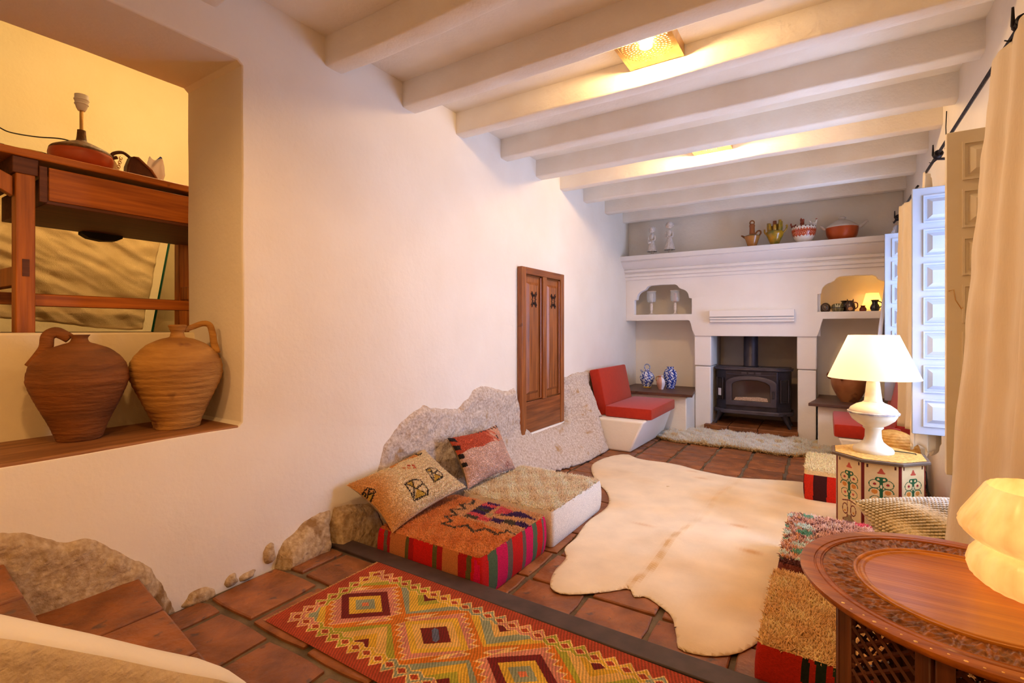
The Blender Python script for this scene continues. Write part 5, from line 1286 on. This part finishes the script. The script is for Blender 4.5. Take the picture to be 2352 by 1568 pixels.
# hen bowl
t = thing('hen_bowl', 'white bowl with red painted pattern and small hens on its rim', 'bowl', (-.20, 6.13, MZ))
def henp(a, z):
    c = np.tile((236., 222., 206.), (len(a), 1)); u = a/(2*PI)*18
    k1 = np.abs(((u) % 1)-.5)*2
    band = (z > .062+.018*k1) & (z < .158-.022*np.abs(((u*1.5) % 1)-.5)*2)
    put(c, band, (196, 82, 44)); put(c, band & (np.abs(((u*2+np.floor(z*45)*.5) % 1)-.5) < .17) & (np.sin(z*140) > 0), (228, 150, 120)); put(c, band & (np.sin(u*7+z*300) > .8), (140, 40, 26))
    put(c, (z > .165) & (k1 > .6), (120, 60, 36)); return c
paintlathe('bowl', [(.001, 0), (.060, 0), (.062, .008), (.082, .035), (.104, .08), (.114, .13), (.112, .172), (.106, .176), (.100, .17), (.096, .12), (.001, .11)], 160, henp, t)
def hen(x, y, z, s, c1, rz):
    q = MB(); Mx = Matrix.Translation((x, y, z)) @ Matrix.Rotation(rz, 4, 'Z') @ Matrix.Scale(s, 4)
    q.ball((0, 0, .022), (.030, .017, .022), 2, M=Mx); q.tube([(.018, 0, .03), (.026, 0, .05), (.026, 0, .058)], [.012, .009, .009], 8, M=Mx); q.ball((.027, 0, .060), .011, 2, M=Mx)
    q.tube([(-.02, 0, .03), (-.034, 0, .05), (-.040, 0, .056)], [.012, .010, .003], 8, M=Mx); q.tube([(.034, 0, .060), (.046, 0, .057)], [.004, .001], 5, M=Mx)
    h = q.build('hen', c1, t, smooth=180)
    q = MB(); q.tube([(.020, 0, .070), (.028, 0, .075), (.034, 0, .070)], .004, 5, M=Mx); q.build('comb', M_red, h, smooth=180)
M_henb = mat('brown_hen_glaze', S(122, 50, 30), S(150, 70, 44), 30, rough=.3); M_henw = mat('white_hen_glaze', S(238, 228, 214), S(210, 190, 170), 60, rough=.3)
hen(-.015, -.02, .185, 1.15, M_henb, 1.9); hen(.088, -.01, .172, 1.05, M_henw, .3); hen(-.10, -.0, .168, .75, M_henb, 2.9)
q = MB(); q.lathe([(.104, .168), (.09, .182), (.05, .19), (0, .192)], n=48); q.build('lid', M_henw, t, smooth=180)
# tureen
t = thing('tureen', 'terracotta casserole with pale domed lid and horn handles at the right end of the mantel', 'tureen', (.14, 6.16, MZ))
q = MB(); q.lathe([(0, 0)]+sp([(.10, 0), (.108, .008), (.132, .05), (.142, .10), (.145, .132)])+[(.136, .134), (.12, .07), (0, .05)], n=56); q.build('bowl', mat('glazed_terracotta', S(168, 68, 24), S(186, 84, 36), 9, rough=.3), t, smooth=60)
M_lid = mat('pale_grey_glaze', S(204, 186, 170), S(222, 208, 194), 12, rough=.25, spec=.5)
q = MB(); q.lathe(sp([(.146, .132), (.138, .150), (.105, .175), (.06, .205), (.035, .215), (.028, .225), (.034, .238), (.02, .248), (.0, .25)]), n=56); q.build('lid', M_lid, t, smooth=180)
q = MB(); q.tube(sm3([(.13, 0, .125), (.165, 0, .14), (.20, 0, .175), (.222, 0, .185)], 4), [.020]*5+[.016]*4+[.012]*4, 10); q.tube(sm3([(-.13, 0, .125), (-.155, 0, .135), (-.175, 0, .16), (-.185, 0, .17)], 4), [.018]*5+[.014]*4+[.010]*4, 10); q.build('handles', M_lid, t, smooth=180)
# ------------------------------------------------------------------ left niche: stemmed glass candle holders
SZ = 1.308
M_clear = mat('thin_glass', S(232, 236, 240), rough=.05, spec=.8); nt_ = M_clear.node_tree; pbs = nt_.nodes['Principled BSDF']; pbs.inputs['Alpha'].default_value = .28
def holder(label, x, y, candle):
    t = thing('candle_holder', label, 'candle holder', (x, y, SZ))
    q = MB(); q.lathe([(0, 0), (.050, 0), (.052, .006), (.03, .012), (.014, .025), (.012, .05), (.020, .075), (.016, .095), (.020, .13), (.012, .15), (.028, .16), (.0, .165)], n=32); q.build('stem', M_white, t, smooth=60)
    q = MB(); q.open = True; q.lathe([(.01, .163), (.045, .166), (.055, .178), (.058, .20), (.058, .305), (.055, .305), (.055, .20), (.045, .172)], n=40); q.build('glass_cup', M_clear, t, smooth=180)
    q = MB(); q.lathe([(0, .165), (.019, .165), (.019, .27), (.014, .275), (0, .275)], n=20); q.build('candle', candle, t, smooth=60)
    q = MB(); q.tube([(.058*math.cos(a), .058*math.sin(a), .305) for a in np.linspace(0, 2*PI, 25)[:-1]], .003, 5, closed=True); q.build('rim', M_white, t)
holder('stemmed glass candle holder with white candle in the left niche', -1.90, 6.33, M_white)
holder('stemmed glass candle holder with rust coloured candle in the left niche', -1.60, 6.33, mat('rust_candle', S(196, 132, 104), S(212, 156, 128), 10, rough=.5))
# ------------------------------------------------------------------ right niche: small dark pots
M_dk = mat('dark_glazed_pot', S(40, 26, 22), S(84, 58, 44), 26, rough=.25, spec=.6, contrast=.9); M_bk = mat('black_pot', S(24, 20, 24), S(44, 36, 40), 12, rough=.25, spec=.6)
M_rb = mat('red_brown_pot', S(92, 34, 20), S(134, 60, 36), 20, rough=.3)
t = thing('carved_egg', 'dark domed carved ornament at the left end of the right niche', 'ornament', (-.005, 6.31, SZ))
q = MB(); q.ball((0, 0, .045), (.050, .042, .058), 3)
for v in q.bm.verts: v.co.z = max(v.co.z, 0)
q.build('shell', M_dk, t, smooth=180)
q = MB(); q.tube([(.024*math.cos(a), -.041, .05+.030*math.sin(a)) for a in np.linspace(0, 2*PI, 17)[:-1]], .004, 6, closed=True); q.ball((0, -.038, .05), (.012, .008, .018), 2); q.build('relief', mat('grey_relief', S(120, 100, 84), rough=.5), t, smooth=180)
t = thing('shell_box', 'round green-brown ornament with a pale cross pattern in the right niche', 'ornament', (.105, 6.29, SZ))
def shp(a, z):
    c = np.tile((92., 84., 52.), (len(a), 1)); x_ = np.cos(a); k = ((a+PI/2+PI) % (2*PI))-PI
    put(c, (z > .045) & (np.abs(np.abs(k)-.45-.2*np.sin(z*80)) < .09), (206, 198, 160)); put(c, (z > .05) & (np.abs(k) < .07), (214, 206, 170)); put(c, np.abs(z-.045) < .004, (38, 34, 22)); put(c, (z < .04) & (np.sin(a*9) > .5), (128, 116, 74)); return c
paintlathe('box', [(.001, 0), (.032, 0), (.052, .018), (.060, .045), (.054, .072), (.036, .088), (.001, .094)], 96, shp, t)
t = thing('dark_pot', 'black glazed pot with flared rim behind the round ornament in the right niche', 'pot', (.185, 6.40, SZ))
q = MB(); q.lathe([(0, 0)]+sp([(.04, 0), (.056, .02), (.062, .055), (.050, .09), (.042, .105), (.056, .122)])+[(.05, .124), (.036, .105), (0, .09)], n=40); q.build('body', M_bk, t, smooth=180)
t = thing('owl_jug', 'brown owl shaped jug with a pale breast in the right niche', 'jug', (.215, 6.28, SZ))
q = MB(); q.lathe([(0, 0)]+sp([(.034, 0), (.040, .012), (.046, .05), (.040, .085), (.030, .10), (.034, .115)])+[(.03, .116), (0, .10)], n=36); q.build('body', M_dk, t, smooth=180)
q = MB(); q.ball((0, -.030, .038), (.026, .018, .032), 2); q.build('breast', mat('tan_glaze', S(206, 150, 96), rough=.4), t, smooth=180)
q = MB()
for s in (-1, 1): q.tube([(s*.022, -.01, .11), (s*.027, -.012, .135)], [.009, .002], 6); q.ball((s*.014, -.030, .092), .007, 2)
q.build('ears', M_dk, t, smooth=180)
q = MB(); q.tube(sm3([(.03, 0, .10), (.06, 0, .09), (.062, 0, .05), (.04, 0, .03)], 4), .006, 7); q.build('handle', M_rb, t, smooth=180)
t = thing('small_pot', 'tiny red-brown pot in the right niche', 'pot', (.325, 6.29, SZ))
q = MB(); q.lathe([(0, 0)]+sp([(.024, 0), (.031, .015), (.029, .035), (.019, .052), (.022, .064)])+[(.017, .064), (0, .05)], n=30); q.build('body', M_rb, t, smooth=180)
t = thing('pitcher', 'dark pitcher with flared mouth at the right end of the right niche', 'pitcher', (.425, 6.29, SZ))
q = MB(); q.lathe([(0, 0)]+sp([(.026, 0), (.034, .010), (.042, .035), (.036, .062), (.025, .085), (.028, .105), (.038, .118)])+[(.034, .120), (.02, .10), (0, .09)], n=40, M=Matrix.Shear('XY', 4, (.0, .0))); q.build('body', M_bk, t, smooth=180)
q = MB(); q.tube(sm3([(.028, 0, .105), (.055, 0, .09), (.058, 0, .06), (.040, 0, .04)], 4), .006, 7); q.build('handle', M_bk, t, smooth=180)
t = thing('niche_lamp', 'small lit lamp with golden shade glowing behind the pots in the right niche', 'lamp', (.415, 6.47, SZ))
q = MB(); q.lathe([(0, 0), (.035, 0), (.035, .008), (.012, .014), (.012, .05), (0, .05)], n=20); q.build('base', M_clay2, t)
q = MB(); q.open = True; q.lathe([(.098, .035), (.056, .20)], n=48); q.build('lamp_shade', mat('gold_shade', S(250, 214, 130), rough=.9, translucent=.5, emit=(1, .70, .26, 1), estr=.75), t, smooth=180)
light('niche_lamp_bulb', (0, 0, .12), .9, (1, .66, .22), .02, parent=t)
# ------------------------------------------------------------------ left ledge pottery
LZ = FL+.485
def blue(seed, dens):
    def f(a, z):
        c = np.tile((226., 228., 238.), (len(a), 1)); v = np.sin(a*7+seed+np.sin(z*70)*2)*np.sin(z*95+seed*2)+.5*np.sin(a*17+z*140)
        put(c, v > dens, (38, 62, 150)); put(c, (v > dens-.18) & (v < dens), (110, 132, 196)); put(c, np.abs(z % .07-.004) < .003, (30, 48, 130)); return c
    return f
t = thing('blue_white_jug', 'blue and white ceramic jug with looped handle on the left ledge', 'jug', (-1.915, 6.20, LZ))
paintlathe('body', [(.001, 0), (.045, 0), (.047, .01), (.058, .04), (.086, .10), (.090, .14), (.072, .18), (.035, .21), (.024, .225), (.028, .235), (.001, .236)], 120, blue(1, .25), t)
q = MB(); q.tube([(.034*math.cos(a), 0, .262+.036*math.sin(a)) for a in np.linspace(-PI*.35, PI*1.35, 18)], .008, 8); q.tube([(-.055, 0, .19), (-.078, 0, .215), (-.082, 0, .225)], [.014, .010, .010], 8); q.build('handle', mat('pale_blue_glaze', S(206, 212, 226), S(60, 84, 150), 60, rough=.25, contrast=.7), t, smooth=180)
q = MB(); q.lathe([(.046, .002), (.0485, .004), (.050, .018), (.048, .020)], n=40); q.build('yellow_foot', mat('yellow_rim_glaze', S(214, 170, 60), rough=.3), t)
t = thing('pink_jug', 'small pink and white jug beside the dark blue vase on the left ledge', 'jug', (-1.72, 6.12, LZ))
paintlathe('body', [(.001, 0), (.030, 0), (.032, .008), (.046, .045), (.052, .085), (.040, .125), (.022, .145), (.022, .155), (.032, .168), (.026, .168), (.001, .15)], 72, lambda a, z: np.where((np.cos(a-.2) > .35)[:, None], (232., 226., 232.), (206., 150., 128.)), t)
q = MB(); q.tube(sm3([(-.022, 0, .155), (-.05, 0, .150), (-.060, 0, .12), (-.045, 0, .09)], 4), .006, 7); q.build('handle', M_clay2, t, smooth=180)
t = thing('blue_vase', 'dark blue and white patterned vase on the left ledge', 'vase', (-1.645, 6.27, LZ))
paintlathe('body', [(.001, 0), (.048, 0), (.052, .02), (.068, .07), (.080, .15), (.080, .19), (.060, .235), (.040, .245), (.040, .262), (.046, .27), (.038, .27), (.001, .24)], 120, blue(4, -.15), t, rmod=lambda A_, Z_: 1+.02*np.cos(A_*8))
# ------------------------------------------------------------------ right ledge clay pot, straw pouf
t = thing('clay_pot', 'round brown clay pot with ring handles on the right ledge behind the lamp', 'pot', (.20, 6.11, LZ))
q = MB(); q.lathe([(0, 0)]+sp([(.075, 0), (.080, .01), (.115, .07), (.150, .15), (.158, .21), (.145, .27), (.110, .31), (.085, .325), (.09, .345), (.10, .352)])+[(.09, .352), (.07, .32), (0, .3)], n=56); q.build('body', mat('brown_burnished_clay', S(138, 84, 46), S(182, 122, 74), 5, rough=.45, bump=.2, spots=(S(96, 60, 40), 5, .6)), t, smooth=180)
for a in (PI, -PI*.62, 0):
    q = MB(); Mx = Matrix.Rotation(a, 4, 'Z'); q.tube([Mx @ Vector((.150+.030*math.cos(k)+.006, .0+.03*math.sin(k)*.2, .262+.030*math.sin(k))) for k in np.linspace(0, 2*PI, 14)[:-1]], .011, 8, closed=True); q.build('ring_handle', M_clay, t, smooth=180)
t = thing('straw_basket', 'round golden straw basket between the right bench and the painted table', 'basket', (.43, 4.74, FL))
prs = sp([(.10, 0), (.14, .03), (.165, .15), (.17, .26), (.15, .36), (.10, .425), (.04, .45), (.002, .455)])
P = [(0, 0)]; zs = np.linspace(0, 1, 150); pr_ = np.array(prs); L = np.r_[0, np.cumsum(np.hypot(*np.diff(pr_, axis=0).T))]; L /= L[-1]
for k in zs: P.append((max(.001, np.interp(k, L, pr_[:, 0])+.003*abs(math.sin(k*75))), np.interp(k, L, pr_[:, 1])))
q = MB(); q.lathe(P, n=64, rmod=lambda a, z: 1+.006*math.cos(a*40)); q.build('coiled_straw', mat('golden_straw', S(196, 136, 54), S(222, 170, 84), 30, rough=.7, bump=.8, bscale=60), t, smooth=180)

# ------------------------------------------------------------------ groups of like things
GR = {'floor_pouf': 'floor poufs around the rugs', 'wool_pillow': 'wool pillows on the poufs by the rock', 'clay_jug': 'clay jugs on the sill', 'figurine': 'white figurines on the mantel',
      'candle_holder': 'candle holders in the left niche', 'ceiling_light': 'pierced ceiling lights', 'curtain': 'curtains on the right wall', 'curtain_rod': 'iron curtain rods',
      'seat_cushion': 'red seat cushions on the benches', 'backrest_cushion': 'red back cushions on the benches', 'plaster_bench': 'plaster benches by the fireplace', 'lamp_cable': 'cables on the work table'}
for o in C.objects:
    k = o.name.split('.')[0]
    if o.parent is None and k in GR and 'category' in o: o['group'] = GR[k]
